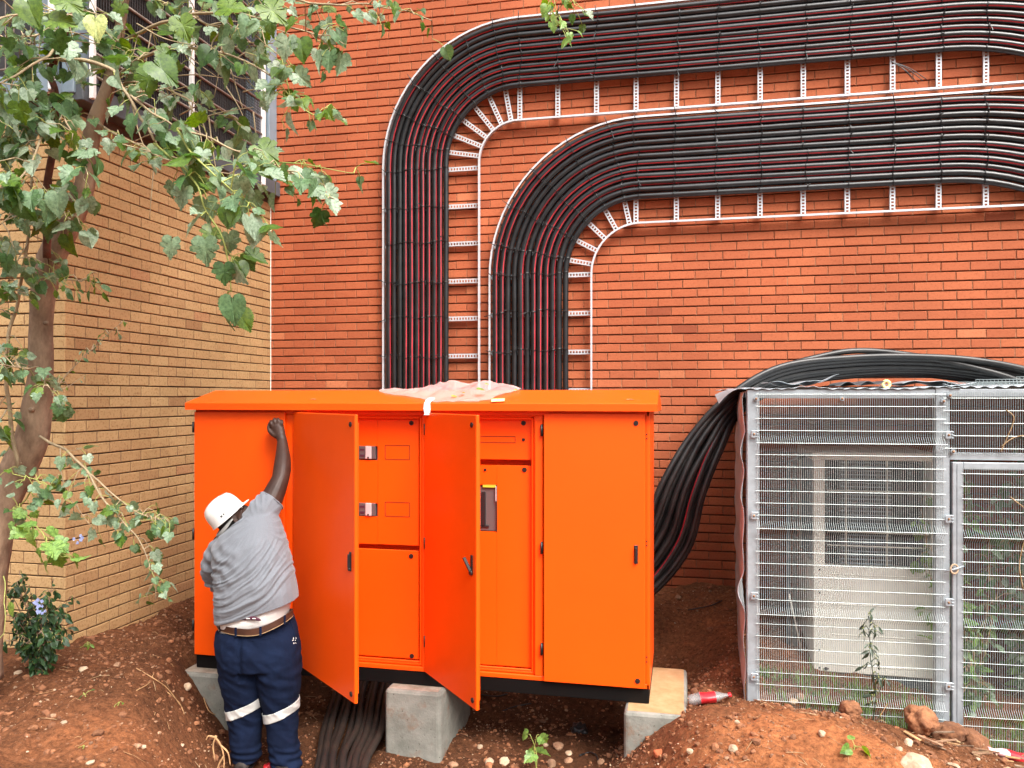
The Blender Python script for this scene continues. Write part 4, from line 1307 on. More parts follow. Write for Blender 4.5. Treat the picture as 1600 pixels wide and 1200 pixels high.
    rf.add(vs, [(i * 4 + j_, i * 4 + j_ + 1, (i + 1) * 4 + j_ + 1, (i + 1) * 4 + j_) for i in range(5) for j_ in range(3)], M['galv'], smooth=True)
    rf.build('roof_sheet', cage)
    rm = MB()
    # loose mesh offcuts stacked on the roof at the right
    for L_, (s0, s1, d0, z) in enumerate(((1.22, 2.9, 0.12, ZC1 + 0.055), (1.45, 2.9, 0.30, ZC1 + 0.075), (1.75, 2.9, 0.45, ZC1 + 0.095))):
        n = int((s1 - s0) / 0.022)
        for k in range(n):
            s_ = s0 + k * 0.022
            rm.tube([CW(s_, d0, z), CW(s_ + 0.012, d0 + 0.02, z - 0.035), CW(s_ + .012, d0 + 1.2, z - .03)], 0.0022, M['wire'], n=4, caps=False)
        rm.tube([CW(s0, d0, z), CW(s1, d0, z + .012)], 0.003, M['wire'], n=4)
        for q in range(1, 8): rm.tube([CW(s0, d0 + q * .15, z - .03), CW(s1, d0 + q * .15, z - .03)], 0.003, M['wire'], n=4)
    rm.build('roof_mesh', cage)
build_cage()
t = MB(); q = onY(1385, 603, 5.6)
ring = [q + Vector((0.022 * math.cos(a), 0, 0.022 * math.sin(a) + .012)) for a in [i * 2 * math.pi / 14 for i in range(15)]]
t.tube(ring, 0.009, M['yellowtag'], n=8); t.box(q + Vector((0, 0, -.03)), (.03, .03, .04), M['yellowtag'], .004)
t.box(q + Vector((-.12, 0, -.035)), (.22, .03, .018), M['slate'], .004)
tag(t.build('pipe_fitting'), 'small pale ring fitting lying on the cage roof', 'fitting')

# air conditioner inside the cage
def aircon():
    y0 = 6.22
    L = onY(1271, 712, y0); Rr = onY(1461, 712, y0)
    x0, x1 = L.x, Rr.x
    zt = onY(1290, 706, y0).z; zm = onY(1290, 884, y0).z; zb = onY(1290, 1050, y0).z
    yb_ = y0 + 0.78
    ac = empty('air_conditioner', ((x0 + x1) / 2, (y0 + yb_) / 2, zb - .1), 'cream outdoor air conditioning unit with dark coil behind the cage mesh', 'air conditioner')
    b = MB(); C = M['cream']
    b.box(((x0 + x1) / 2, (y0 + yb_) / 2, zt - 0.03), (x1 - x0 + .02, yb_ - y0, 0.06), C, 0.006)
    b.box(((x0 + x1) / 2, (y0 + yb_) / 2 + .004, (zm + zb) / 2), (x1 - x0, yb_ - y0, zm - zb), C, 0.006)
    for x, w in ((x0 + 0.04, 0.08), (x1 - 0.012, 0.024)):
        b.box((x, y0 + 0.02, (zt + zm) / 2 - .03), (w, 0.04, zt - zm - .06), C, 0.004)
        b.box((x, yb_ - 0.02, (zt + zm) / 2 - .03), (w, 0.04, zt - zm - .06), C, 0.004)
    b.box((x1 - .01, (y0 + yb_) / 2, (zt + zm) / 2 - .03), (0.015, yb_ - y0 - .1, zt - zm - .06), C)
    b.box(((x0 + x1) / 2, (y0 + yb_) / 2, zb - 0.05), (x1 - x0 - .06, yb_ - y0 - .05, 0.10), M['slate'])
    # pressed lines and screws on the lower panel
    for k in range(4):
        z = lerp(zm - .06, zb + .06, k / 3)
        b.box(((x0 + x1) / 2 + .04, y0 + .003, z), (x1 - x0 - .16, 0.006, 0.008), C, 0.002)
    for z in (zm - .03, zm - .20, zb + .16, zb + .03):
        b.ball((x0 + .045, y0, z), (.008, .006, .008), M['slate'], sub=1)
    b.ball((x0 + .09, y0, zb + .025), (.02, .006, .014), M['black'], sub=1)
    b.build('casing', ac)
    c = MB()
    c.box(((x0 + x1) / 2, (y0 + yb_) / 2, (zt + zm) / 2 - .03), (x1 - x0 - .12, yb_ - y0 - .16, zt - zm - .07), M['coil'])
    c.build('coil', ac)
    g = MB()
    for k in range(30):
        x = lerp(x0 + .09, x1 - .03, k / 29)
        if 0.12 < k / 29 < 0.62: g.box((x, y0 + .045, (zt + zm) / 2 - .03), (.004, .004, zt - zm - .08), M['slate'])
    nz = 26
    for k in range(nz):
        z = lerp(zm + .02, zt - .08, k / (nz - 1))
        g.box(((x0 * .55 + x1 * .45), y0 + .042, z), ((x1 - x0) * .42, .004, .009), M['bluegrey'])
    for x in (lerp(x0, x1, .28), lerp(x0, x1, .62), lerp(x0, x1, .93)): g.tube([(x, y0 + .02, zm), (x, y0 + .02, zt - .06)], .006, C, n=6)
    for z in (lerp(zm, zt, .30), lerp(zm, zt, .18), lerp(zm, zt, .66)): g.tube([(x0 + .1, y0 + .018, z), (x1 - .03, y0 + .018, z)], .005, C, n=6)
    for k in range(14):
        y = lerp(y0 + .06, yb_ - .06, k / 13); g.box((x0 + .02, y, (zt + zm) / 2 - .03), (.008, .012, zt - zm - .08), M['bluegrey'])
    g.build('coil_guard', ac)
    p = MB()
    for k, m in enumerate(('slate', 'bluegrey')):
        p.tube([(x0 - .09 - k * .05, y0 + .3, -2.1), (x0 - .09 - k * .05, y0 + .3, zt - .1), (x0 - .02, y0 + .35, zt - .05)], .014, M[m], n=8)
    p.tube([(x0 - .16, y0 + .1, zm - .25), (x0 - .03, y0 + .25, zb - .02)], .006, M['cream'], n=6)
    p.build('refrigerant_pipe', ac)
aircon()

# ------------------------------------------------------------------ the worker
TW = 5.0
W0 = PT(410, 620, TW); WZ = -577 / FPX * TW
man = empty('person', (W0.x, W0.y, WZ), 'worker seen from behind in white helmet, grey shirt and navy trousers, one arm raised', 'person', rz=YAW)
def L(px, py, y=0.0):
    t = TW + y
    return Vector(((px - 800) / FPX * t - (410 - 800) / FPX * TW, y, (620 - py) / FPX * t - WZ))
def remeshed(mb, voxel, name, mat_, iters=6, fac=0.5, disp=None, sub=False):
    me = bpy.data.meshes.new('tmp'); me.from_pydata(mb.v, [], mb.f)
    o = bpy.data.objects.new('tmp', me); COL.objects.link(o)
    r_ = o.modifiers.new('r', 'REMESH'); r_.mode = 'VOXEL'; r_.voxel_size = voxel
    s_ = o.modifiers.new('s', 'SMOOTH'); s_.iterations = iters; s_.factor = fac
    dg = bpy.context.evaluated_depsgraph_get()
    m2 = bpy.data.meshes.new_from_object(o.evaluated_get(dg))
    bpy.data.objects.remove(o); bpy.data.meshes.remove(me)
    m2.name = name
    if disp:
        ns = [v.normal.copy() for v in m2.vertices]
        for v, n in zip(m2.vertices, ns): v.co += n * disp(v.co, n)
    m2.polygons.foreach_set('use_smooth', [True] * len(m2.polygons))
    m2.materials.clear(); m2.materials.append(M[mat_])
    m2.update()
    return m2
def link_part(me, name, parent):
    o = bpy.data.objects.new(name, me); COL.objects.link(o); o.parent = parent; o['_loc'] = (0, 0, 0); return o
def ell(c, a, b, n=28, p=2.0):
    """superellipse ring: half axes are the vectors a and b"""
    out = []
    for k in range(n):
        t = 2 * math.pi * k / n
        ct, st = math.cos(t), math.sin(t)
        out.append(c + a * math.copysign(abs(ct) ** (2 / p), ct) + b * math.copysign(abs(st) ** (2 / p), st))
    return out
def sect(l, r_, ry, yc=0.0, p=2.2):
    """ring through the picture points l and r_ (body coordinates), depth half axis ry"""
    A = L(*l, yc); B = L(*r_, yc)
    return ell((A + B) / 2, (B - A) / 2, Vector((0, ry, 0)), p=p)

def worker():
    # --- skin: one body, with a neck, head, raised arm, fist, bent arm, legs
    b = MB(); S = M['skin']
    def chain(pts, rads, n=14, flat=1.0):
        b.tube(pts, rads, S, n=n, flat=flat)
        b.ball(pts[0], [rads[0]] * 3, S, sub=2); b.ball(pts[-1], [rads[-1]] * 3, S, sub=2)
    b.loft([sect((352, 975), (450, 955), .17), sect((350, 920), (448, 890), .17), sect((348, 880), (440, 845), .15), sect((352, 845), (432, 805), .12), sect((360, 822), (410, 795), .07)], S)
    # raised arm
    sh = L(405, 812, 0.0); el = L(438.5, 748, 0.13); wr = L(441, 689, 0.33)
    chain([sh, L(421, 786, .05), L(431, 766, .09), el], [.083, .074, .066, .056])
    chain([el, L(441, 733, .18), L(442, 715, .24), L(441.5, 701, .29), wr, L(439, 682, .345)], [.056, .058, .051, .041, .034, .034])
    # fist: palm then four curled fingers and a thumb
    pc = L(434, 673, .36)
    b.tube([L(439, 684, .345), L(436, 676, .355), L(433, 667, .365), L(432, 661, .372)], [.034, .043, .047, .040], S, n=14, flat=0.72, ref=(0, -1, 0))
    kn = [(423.5, 661.5, .355), (429.0, 658.2, .36), (435.0, 658.0, .362), (440.5, 660.8, .362)]
    ln = [.92, 1.0, .97, .85]
    for (kx, ky, kyy), q in zip(kn, ln):
        k0 = L(kx + (434 - kx) * .25, ky + 9, kyy)
        k1 = L(kx, ky, kyy - .012)
        k2 = L(kx - .6, ky - 3.2 * q, kyy + .020)
        k3 = L(kx - .8, ky - 1.0, kyy + .046 * q)
        k4 = L(kx - .5, ky + 4.5 * q, kyy + .050)
        chain(smooth([k0, k1, k2, k3, k4], 4), [lerp(.0125, .0095, i / 16) for i in range(17)], n=10)
    th = smooth([L(430, 681, .34), L(422.5, 675, .345), L(419.8, 668, .36), L(421.2, 661.5, .385)], 4)
    chain(th, [lerp(.017, .0105, i / 12) for i in range(13)], n=10)
    # other arm bent in front of the chest
    sl = L(350, 850, .02); e2 = L(338, 893, .12); w2 = L(372, 905, .30)
    chain([sl, L(342, 872, .06), e2], [.075, .066, .05]); chain([e2, L(352, 898, .2), w2], [.05, .046, .032])
    b.ball(w2 + Vector((.04, .05, 0)), (.05, .04, .028), S, sub=2)
    for k in range(5):
        q = w2 + Vector((.07, .05, .028 - .014 * k)); chain([q, q + Vector((.035, .03, -.004)), q + Vector((.04, .055, -.012))], [.009, .0085, .008], n=8)
    # legs
    for px in (0, 1):
        ch = [(L(382, 1000), .11), (L(384, 1060), .095), (L(384, 1110), .075), (L(385, 1170), .05)] if px == 0 else [(L(430, 1000), .11), (L(437, 1060), .095), (L(440, 1110), .075), (L(447, 1172), .05)]
        chain([c_[0] for c_ in ch], [c_[1] for c_ in ch])
    # head and face
    F = Vector((.60, .42, .60)).normalized(); U = Vector((-.66, -.20, .70)); U = (U - F * U.dot(F)).normalized(); Rr = F.cross(U).normalized()
    Hc = L(362, 808, 0.03)
    hrot = Matrix((Rr, F, U)).transposed()
    def hp(r_, f_, u_): return Hc + Rr * r_ + F * f_ + U * u_
    b.ball(hp(0, -.005, .02), (.076, .096, .090), S, rot=hrot, sub=3)
    b.ball(hp(0, .022, -.045), (.062, .074, .068), S, rot=hrot, sub=3)
    b.ball(hp(0, .052, -.088), (.030, .028, .022), S, rot=hrot, sub=2)       # chin
    b.tube([hp(0, .088, .016), hp(0, .104, -.018), hp(0, .096, -.030)], [.011, .017, .016], S, n=10)
    for s_ in (-1, 1):
        b.ball(hp(s_ * .013, .094, -.032), (.010, .010, .008), S, rot=hrot, sub=2)
        b.ball(hp(s_ * .040, .072, -.022), (.022, .018, .018), S, rot=hrot, sub=2)
        b.tube([hp(s_ * .052, .074, .030), hp(s_ * .025, .090, .034), hp(s_ * .010, .092, .030)], [.007, .009, .007], S, n=8)
        # ear: rim, lobe, inner ridge
        ex = [hp(s_ * .078, .000 + .018 * math.cos(a), -.010 + .030 * math.sin(a)) + Rr * s_ * (.010 if -1 < math.cos(a) < .3 else .002) for a in [R(70 + q * 28) for q in range(9)]]
        b.tube(ex, .0060, S, n=8); b.ball(hp(s_ * .080, .000, -.036), (.006, .009, .009), S, rot=hrot, sub=2)
        b.ball(hp(s_ * .077, .004, -.010), (.006, .013, .020), S, rot=hrot, sub=2)
    b.ball(hp(0, .094, -.056), (.024, .010, .007), S, rot=hrot, sub=2); b.ball(hp(0, .092, -.069), (.022, .010, .008), S, rot=hrot, sub=2)
    chain([hp(0, -.022, -.045), L(374, 838, .0), L(378, 850, 0.0)], [.066, .074, .085])
    body = link_part(remeshed(b, 0.0052, 'body', 'skin', 5, .5), 'body', man)
    # eyes
    e = MB()
    for s_ in (-1, 1): e.ball(hp(s_ * .031, .079, .010), (.011, .010, .010), M['undershirt'], rot=hrot, sub=2); e.ball(hp(s_ * .031, .087, .010), (.005, .004, .005), M['hair'], rot=hrot, sub=2)
    e.build('eye', man, local=True)
    h = MB()
    rg = []
    for k in range(7):
        u = lerp(-.042, .03, k / 6); rf = .0
        rg.append([hp(.0785 * math.cos(a) * (1 - .10 * (k == 0)), -.006 + .099 * math.sin(a) * (1 - .1 * (k == 0)), u) for a in [R(168 + q * 204 / 20) for q in range(21)]])
    h.loft(rg, M['hair'], caps=False, closed=False)
    h.build('hair', man, local=True)
    # --- helmet
    hm = MB(); n = 40
    hc = (-.012, .026)   # f, u of the rim plane centre
    rings = []
    prof = [(1.00, -.012), (1.005, -.004), (.985, .006), (.975, .035), (.94, .068), (.87, .095), (.75, .117), (.58, .133), (.34, .143), (.10, .147)]
    for s_, u in prof:
        rg = []
        for k in range(n):
            a = 2 * math.pi * k / n
            ca, sa = math.cos(a), math.sin(a)
            rr_ = s_
            up = u
            if 0.006 < u < .128:
                # three low crown ridges
                ridge = max(0, 1 - abs(ca) / .16) * .010 + max(0, 1 - abs(abs(ca) - .42) / .10) * .006
                up += ridge * (1 if sa > -.9 else .4)
            fr = hc[0] + (.121 if sa > 0 else .118) * rr_ * sa
            rg.append(hp(.108 * rr_ * ca, fr, hc[1] + up * .90))
        rings.append(rg)
    hm.loft(rings, M['helmet'], caps=True)
    # inner wall
    hm.loft([[hp(.107 * s_ * math.cos(2 * math.pi * k / n), hc[0] + .117 * s_ * math.sin(2 * math.pi * k / n), hc[1] + u) for k in range(n)] for s_, u in ((1.025, -.012), (.955, .0), (.93, .05), (.6, .10))], M['helmet'], caps=False)
    # peak and rain gutter
    pk = []
    for j_, (ex_, du) in enumerate(((0.0, 0.0), (.016, -.001), (.028, -.003), (.036, -.006))):
        row = []
        for k in range(17):
            a = R(28 + k * 124 / 16); w = max(0, math.sin((a - R(28)) / R(124) * math.pi)) ** .6
            row.append(hp(.109 * math.cos(a) * (1 + .02 * w), hc[0] + .121 * math.sin(a) + ex_ * w * 1.15, hc[1] - .006 + du * w))
        pk.append(row)
    low = [[v - U * .004 for v in row] for row in pk][::-1]
    allr = pk + low
    hm.loft(allr + [allr[0]], M['helmet'], caps=False, closed=False)
    hm.tube([hp(.1085 * math.cos(2 * math.pi * k / 32), hc[0] + .1195 * math.sin(2 * math.pi * k / 32), hc[1] - .010) for k in range(33)], .0028, M['helmet'], n=6, caps=False)
    he = hm.build('helmet', man, local=True)
    mk = MB()
    for k, (fa, uu, w_, h_) in enumerate(((20, .018, .012, .012), (11, .020, .006, .014), (5, .020, .004, .010))):
        a = R(-fa); c = hp(.1065 * math.cos(a), hc[0] + .119 * math.sin(a), hc[1] + uu + .008)
        nr = (Rr * math.cos(a) + F * math.sin(a)).normalized()
        tn = U.cross(nr).normalized()
        mk.box(c, (w_, .003, h_), M['slate'], rot=Matrix((tn, nr, U)).transposed())
    mk.build('helmet_mark', he, local=True)
    st = MB()   # grey harness band at the nape
    rg = [hp(.092 * math.cos(a), hc[0] - .012 + .118 * math.sin(a), -.006 - .028 * max(0, -math.sin(a))) for a in [R(190 + q * 175 / 14) for q in range(15)]]
    st.tube(rg, .013, M['greyplastic'], n=8, flat=.3, ref=tuple(F))
    st.build('helmet_strap', he, local=True)

    # --- shirt
    s = MB(); C = M['shirt']
    s.loft([sect((340.5, 976), (464, 939), .205, -.01, 2.5), sect((339, 955), (461, 918), .215, -.02, 2.5), sect((339, 925), (456, 890), .222, -.025), sect((336, 895), (451, 862), .218, -.02), sect((334, 868), (443, 835), .205, -.01), sect((336, 850), (438, 814), .178, 0), sect((343, 837), (430, 798), .14, 0), sect((352, 829), (414, 795), .10, 0), sect((359, 824), (401, 797), .075, .01)], C)
    def sl(pts, rads, end=False):
        s.tube(pts, rads, C, n=20); s.ball(pts[0], [rads[0]] * 3, C, sub=2)
    sl([L(402, 815, 0), L(412, 798, .02), L(421, 786, .045), L(427, 778.5, .065)], [.105, .100, .090, .082])
    sl([L(352, 852, .0), L(341, 866, .03), L(335, 882, .07), L(337, 899, .13), L(346, 908, .19)], [.082, .084, .084, .084, .078])
    s.ball(L(330, 884, .04), (.05, .07, .075), C, sub=2)
    A = Vector((-.72, 0, -.70)); Pp = Vector((.70, 0, -.72))
    sp = L(415, 812)
    def fold(co, n):
        d = co - sp
        if co.z > L(0, 985).z and n.y < .5:
            # drag lines fan from the raised armpit and gather across the back
            ang = math.atan2(d.x, -d.z); rr_ = math.hypot(d.x, d.z)
            w = sstep(.03, .18, rr_)
            ang += .35 * noise.noise(Vector((co.x * 4, co.z * 4, 2)))
            f1 = noise.noise(Vector((ang * 3.0, rr_ * 2.6, .3)))
            f2 = noise.noise(Vector((ang * 7.0 + 2, rr_ * 4.5, 4.1)))
            q = (1 - min(1, abs(f1) * 4)) * .012 + (1 - min(1, abs(f2) * 4)) * .006 * sstep(-.2, .3, noise.noise(Vector((co.x * 5, 3, co.z * 5))))
            # bunched creases at the near shoulder / bent arm
            q *= .7
            # long swags sweeping from under the raised arm down to the other flank
            qx = (co.x - L(355, 0).x) * 246; qy = (L(0, 790).z - co.z) * 246
            ph_ = math.atan2(qy, qx); s_ = math.hypot(qx, qy) - 33 * (ph_ - .69)
            s_ += 5 * noise.noise(Vector((co.x * 6, 0, co.z * 6)))
            wn_ = sstep(58, 82, s_) * (1 - sstep(128, 160, s_)) * sstep(.35, .75, ph_)
            g1 = noise.noise(Vector((s_ / 8.5, ph_ * 1.1, 9.3))); g2 = noise.noise(Vector((s_ / 4.6, ph_ * 1.4, 2.1)))
            q = q * (1 - .7 * wn_) + wn_ * ((1 - min(1, abs(g1) * 3.4)) * .0105 + (1 - min(1, abs(g2) * 3.4)) * .006)
            e_ = math.exp(-((co.x - L(345, 0).x) ** 2 + (co.z - L(0, 875).z) ** 2) / .018)
            q = q * w + e_ * .008 * math.sin(co.z * 75 + co.x * 30 + 3 * f1)
            # lower hem stays flatter
            return q - .004
        return .004 * noise.noise(co * 8)
    sm = remeshed(s, 0.0062, 'shirt', 'shirt', 6, .5, fold)
    # cut the sleeve and hem openings cleanly with planes
    bm = bmesh.new(); bm.from_mesh(sm)
    a, b_ = L(340, 970.0), L(464.5, 933.5)
    nrm = Vector((-(b_ - a).z, 0, (b_ - a).x)).normalized()
    g = bm.verts[:] + bm.edges[:] + bm.faces[:]
    bmesh.ops.bisect_plane(bm, geom=g, plane_co=a, plane_no=nrm, clear_inner=True)
    d = (L(427, 779, .065) - L(412, 798, .02)).normalized()
    g = bm.verts[:] + bm.edges[:] + bm.faces[:]
    bmesh.ops.bisect_plane(bm, geom=g, plane_co=L(425.5, 781, .06), plane_no=d, clear_outer=True)
    # collar opening
    bm.to_mesh(sm); bm.free()
    sm.polygons.foreach_set('use_smooth', [True] * len(sm.polygons))
    sh_ = link_part(sm, 'shirt', man)
    so = sh_.modifiers.new('thick', 'SOLIDIFY'); so.thickness = .004; so.offset = -1
    # stitched hems and collar band as a part of the shirt
    hb = MB()
    n0 = d; u0 = n0.orthogonal().normalized(); v0 = n0.cross(u0)
    c0 = L(424.5, 782.2, .058)
    hb.tube([c0 + (u0 * math.cos(q) + v0 * math.sin(q)) * .0865 for q in [i * 2 * math.pi / 30 for i in range(31)]], .0035, C, n=6, caps=False)
    cA = [L(*q) for q in ((349, 833, -.02), (357, 829, -.072), (368, 820, -.086), (380, 811, -.078), (389, 804, -.03), (387, 804, .03))]
    hb.tube(smooth(cA, 5), .011, C, n=10, flat=.5, ref=(0, -1, 0))
    hb.build('shirt_trim', sh_, local=True)

    # --- trousers
    t = MB(); T_ = M['navy']
    t.loft([sect((341, 984), (456, 962), .185, -.01, 2.3), sect((339, 1000), (463, 985), .200, -.02, 2.3), sect((341, 1020), (467, 1010), .212, -.03, 2.3), sect((345, 1040), (468, 1034), .200, -.02, 2.6)], T_)
    def leg(cs_, p=2.2):
        t.loft([sect((c - w, py + sl_), (c + w, py - sl_), ry, yc, p) for c, w, py, ry, yc, sl_ in cs_], T_)
    leg([(377, 33, 1030, .19, -.02, 0), (379.5, 32.5, 1055, .175, -.015, 0), (381.5, 30.5, 1080, .152, -.005, 1), (383, 27.5, 1105, .128, .0, 2), (383.5, 25, 1130, .105, 0, 2), (383.5, 22.5, 1155, .098, -.01, 1), (384, 22, 1172, .095, -.01, 0), (384, 21.5, 1187, .092, -.01, 0)])
    leg([(434, 34, 1030, .19, -.02, 0), (436, 32.5, 1055, .175, -.015, 0), (438, 30, 1080, .152, -.005, 1), (439.5, 26, 1105, .128, .0, 2), (440.5, 23.5, 1130, .105, 0, 2), (442, 22, 1155, .098, -.01, 1), (445, 22, 1175, .095, -.01, 0), (448, 22.5, 1196, .094, -.01, 0)])
    k_z = L(0, 1180).z
    def tf(co, n):
        f = noise.noise(Vector((co.x * 5, co.y * 4, co.z * 9 + co.x * 7)))
        g_ = noise.noise(Vector((co.x * 13 + 5, co.y * 8, co.z * 22 + co.x * 12)))
        low = sstep(L(0, 1120).z, L(0, 1180).z, co.z) 
        q = (1 - 2 * abs(f)) * .008 + (1 - 2 * abs(g_)) * .003
        st_ = sstep(.30, .05, co.z)
        q += (1 - sstep(.03, .22, co.z)) * .007 * math.sin(co.z * 110 + 5 * f)
        # drag folds under the seat
        q += .006 * math.exp(-((co.z - L(0, 1050).z) / .05) ** 2) * math.sin(co.x * 34 + co.z * 60)
        # seat seam
        if n.y < -.3 and co.z > L(0, 1050).z: q -= .016 * math.exp(-((co.x - L(392, 0).x) / .018) ** 2)
        return q - .004
    tm = remeshed(t, 0.0085, 'trousers', 'navy', 4, .5, tf)
    tr = link_part(tm, 'trousers', man)
    # bands, belt: shells cut from the trouser surface
    def shell(src, planes, push, name, mat_, parent, sel=None):
        bm = bmesh.new(); bm.from_mesh(src)
        for co, no in planes:
            bmesh.ops.bisect_plane(bm, geom=bm.verts[:] + bm.edges[:] + bm.faces[:], plane_co=co, plane_no=no, clear_outer=True)
        if sel:
            bmesh.ops.delete(bm, geom=[f for f in bm.faces if not sel(f.calc_center_median())], context='FACES')
        bm.normal_update()
        for v in bm.verts: v.co += v.normal * push
        me = bpy.data.meshes.new(name); bm.to_mesh(me); bm.free()
        me.materials.clear(); me.materials.append(M[mat_])
        me.polygons.foreach_set('use_smooth', [True] * len(me.polygons))
        o = link_part(me, name, parent)
        so = o.modifiers.new('thick', 'SOLIDIFY'); so.thickness = .002; so.offset = 1
        return o
    mid = L(411, 0).x
    for (p1, p2, s_) in (((357, 1105), (404, 1086), -1), ((416, 1110), (463, 1091), 1)):
        a = L(*p1); b_ = L(*p2); n_ = Vector((-(b_ - a).z, 0, (b_ - a).x)).normalized()
        h_ = 14.0 / 246
        shell(tm, [(a, n_), (a - n_ * h_, -n_)], .003, 'reflective_band', 'reflect', tr, sel=(lambda c, s_=s_: (c.x - mid) * s_ > 0))
    # belt follows the dipped waist line
    bl = MB()
    pts = []
    line = [(339.5, 973), (344, 979), (356, 984), (372, 987), (388, 988), (404, 986), (420, 980), (436, 972), (450, 963), (457, 956)]
    lp = smooth([Vector((x, y, 0)) for x, y in line], 4)
    for i, q in enumerate(lp):
        u = (q.x - 398.5) / 59.5; u = max(-1, min(1, u))
        y = -.014 - .212 * (1 - abs(u) ** 2.3) ** (1 / 2.3)
        pts.append(L(q.x, q.y, y))
    bk = [L(x, y, .15) for x, y in ((440, 960), (400, 968), (355, 975))]
    loop = smooth(pts[::4] + [L(450, 957, .09)] + bk, 6)
    rings = []
    for i, q in enumerate(loop):
        c = Vector((0, 0, q.z)); out = (Vector((q.x, q.y, 0)) - Vector((L(398, 0).x, 0, 0))).normalized()
        z_ = Vector((0, 0, .019))
        rings.append([q - z_ - out * .006, q - z_ + out * .006, q + z_ + out * .005, q + z_ - out * .006])
    bl.loft(rings + [rings[0]], M['belt'], caps=False, smooth=False)
    lo = [q + Vector((0, 0, -.021)) + (Vector((q.x, q.y, 0)) - Vector((L(398, 0).x, 0, 0))).normalized() * .004 for q in loop]
    bl.tube(lo, .003, M['straw'], n=5, caps=False)
    belt = bl.build('belt', man, local=True)
    # belt loops on the trousers
    lpz = MB()
    for px in (345, 370, 407, 443):
        q = min(loop, key=lambda v: abs(v.x - L(px, 0, v.y).x) + (1 if v.y > 0 else 0))
        out = (Vector((q.x, q.y, 0)) - Vector((L(398, 0).x, 0, 0))).normalized()
        lpz.beam(q + out * .008 - Vector((0, 0, .032)), q + out * .008 + Vector((0, 0, .026)), .014, .005, T_, up=tuple(out), bev=.001)
    # pocket mouth, seams and the small pale marks beside it
    def surf(px, py, off=.004):
        best = None
        tx = L(px, py)
        for v in tm.vertices:
            if v.normal.y > -.02: continue
            t_ = TW + v.co.y
            sx = (v.co.x + (410 - 800) / FPX * TW) / t_ * FPX + 800; sy = 620 - (v.co.z + WZ) / t_ * FPX
            d_ = (sx - px) ** 2 + (sy - py) ** 2
            if best is None or d_ < best[0]: best = (d_, v)
        return best[1].co + best[1].normal * off, best[1].normal.copy()
    seam = [surf(x, y, .0015)[0] for x, y in ((372, 996), (372, 1008), (371, 1018), (372, 1028))]
    lpz.tube(smooth(seam, 3), .0022, T_, n=5)
    lpz.tube(smooth([surf(x, y, .0015)[0] for x, y in ((453, 970), (457, 982), (460, 994), (463, 1004))], 3), .003, T_, n=5)
    lpz.tube(smooth([surf(x, y, .0015)[0] for x, y in ((393, 1002), (410, 1000), (428, 996))], 3), .0022, T_, n=5)
    lpz.build('belt_loop', tr, local=True)
    mk = MB()
    for px, py, w_, h_ in ((458.0, 997.5, .006, .009), (461.5, 996.5, .004, .011), (457.2, 1000.8, .010, .005), (460.4, 1000.6, .005, .006), (458.2, 1005.2, .006, .009), (461.0, 1004.6, .003, .006)):
        c, nn = surf(px, py, .003)
        x_ = nn.cross(Vector((0, 0, 1))).normalized(); z_ = x_.cross(nn)
        mk.box(c, (w_, .002, h_), M['undershirt'], rot=Matrix((x_, nn, z_)).transposed())
    mk.build('pocket_mark', tr, local=True)

    # --- white undershirt and waistband showing between shirt and belt
    u = MB()
    u.loft([sect((347, 985), (449, 962), .175, -.008, 2.3), sect((345, 975), (451, 950), .186, -.012, 2.3), sect((344, 955), (453, 930), .190, -.015, 2.3), sect((345, 930), (450, 905), .18, -.01, 2.3)], M['undershirt'])
    um = remeshed(u, .01, 'undershirt', 'undershirt', 4, .5, lambda co, n: .004 * (1 - 2 * abs(noise.noise(Vector((co.x * 16, co.y * 5, co.z * 20))))))
    un = link_part(um, 'undershirt', man)
    wb = MB()
    pts = []
    for x, y in ((362, 970), (372, 966.5), (384, 965.5), (396, 966), (408, 969.5)):
        uu = (x - 398) / 56.0; pts.append(L(x, y, -.012 - .203 * (1 - abs(uu) ** 2.3) ** (1 / 2.3)))
    pp = smooth(pts, 6)
    wb.tube(pp, [.002 + .0125 * max(0, math.sin(math.pi * i / (len(pp) - 1))) ** .5 for i in range(len(pp))], M['maroon'], n=10, ref=(0, -1, 0), flat=.28)
    for x, w_ in ((379, .016), (387.5, .022), (397, .020)):
        uu = (x - 398) / 56.0; c = L(x, 966.5, -.012 - .2085 * (1 - abs(uu) ** 2.3) ** (1 / 2.3))
        wb.box(c, (w_, .002, .005), M['undershirt'])
    wb.build('waistband', un, local=True)
    # --- boots
    for px, py in ((384, 1186), (447, 1193)):
        bt = MB(); c = L(px, py + 3, 0); z0 = -.005
        rg = []
        for (yy, w_, hh) in ((-.105, .030, .05), (-.095, .042, .07), (-.06, .046, .09), (-.02, .048, .12), (.05, .052, .10), (.11, .055, .075), (.16, .050, .06), (.185, .03, .04)):
            rg.append([Vector((c.x + w_ * math.cos(a), yy, z0 + hh * .5 + hh * .5 * math.sin(a) * (1 if math.sin(a) > 0 else 1))) for a in [i * 2 * math.pi / 18 for i in range(18)]])
        bt.loft(rg, M['boot'])
        bt.box((c.x, .02, z0 + .008), (.105, .31, .022), M['black'], .008)
        bt.tube([Vector((c.x, -.01, .06)), Vector((c.x, -.01, .14)), Vector((c.x, -.01, .2))], [.05, .052, .05], M['boot'], n=16)
        bt.build('boot', man, local=True)
worker()

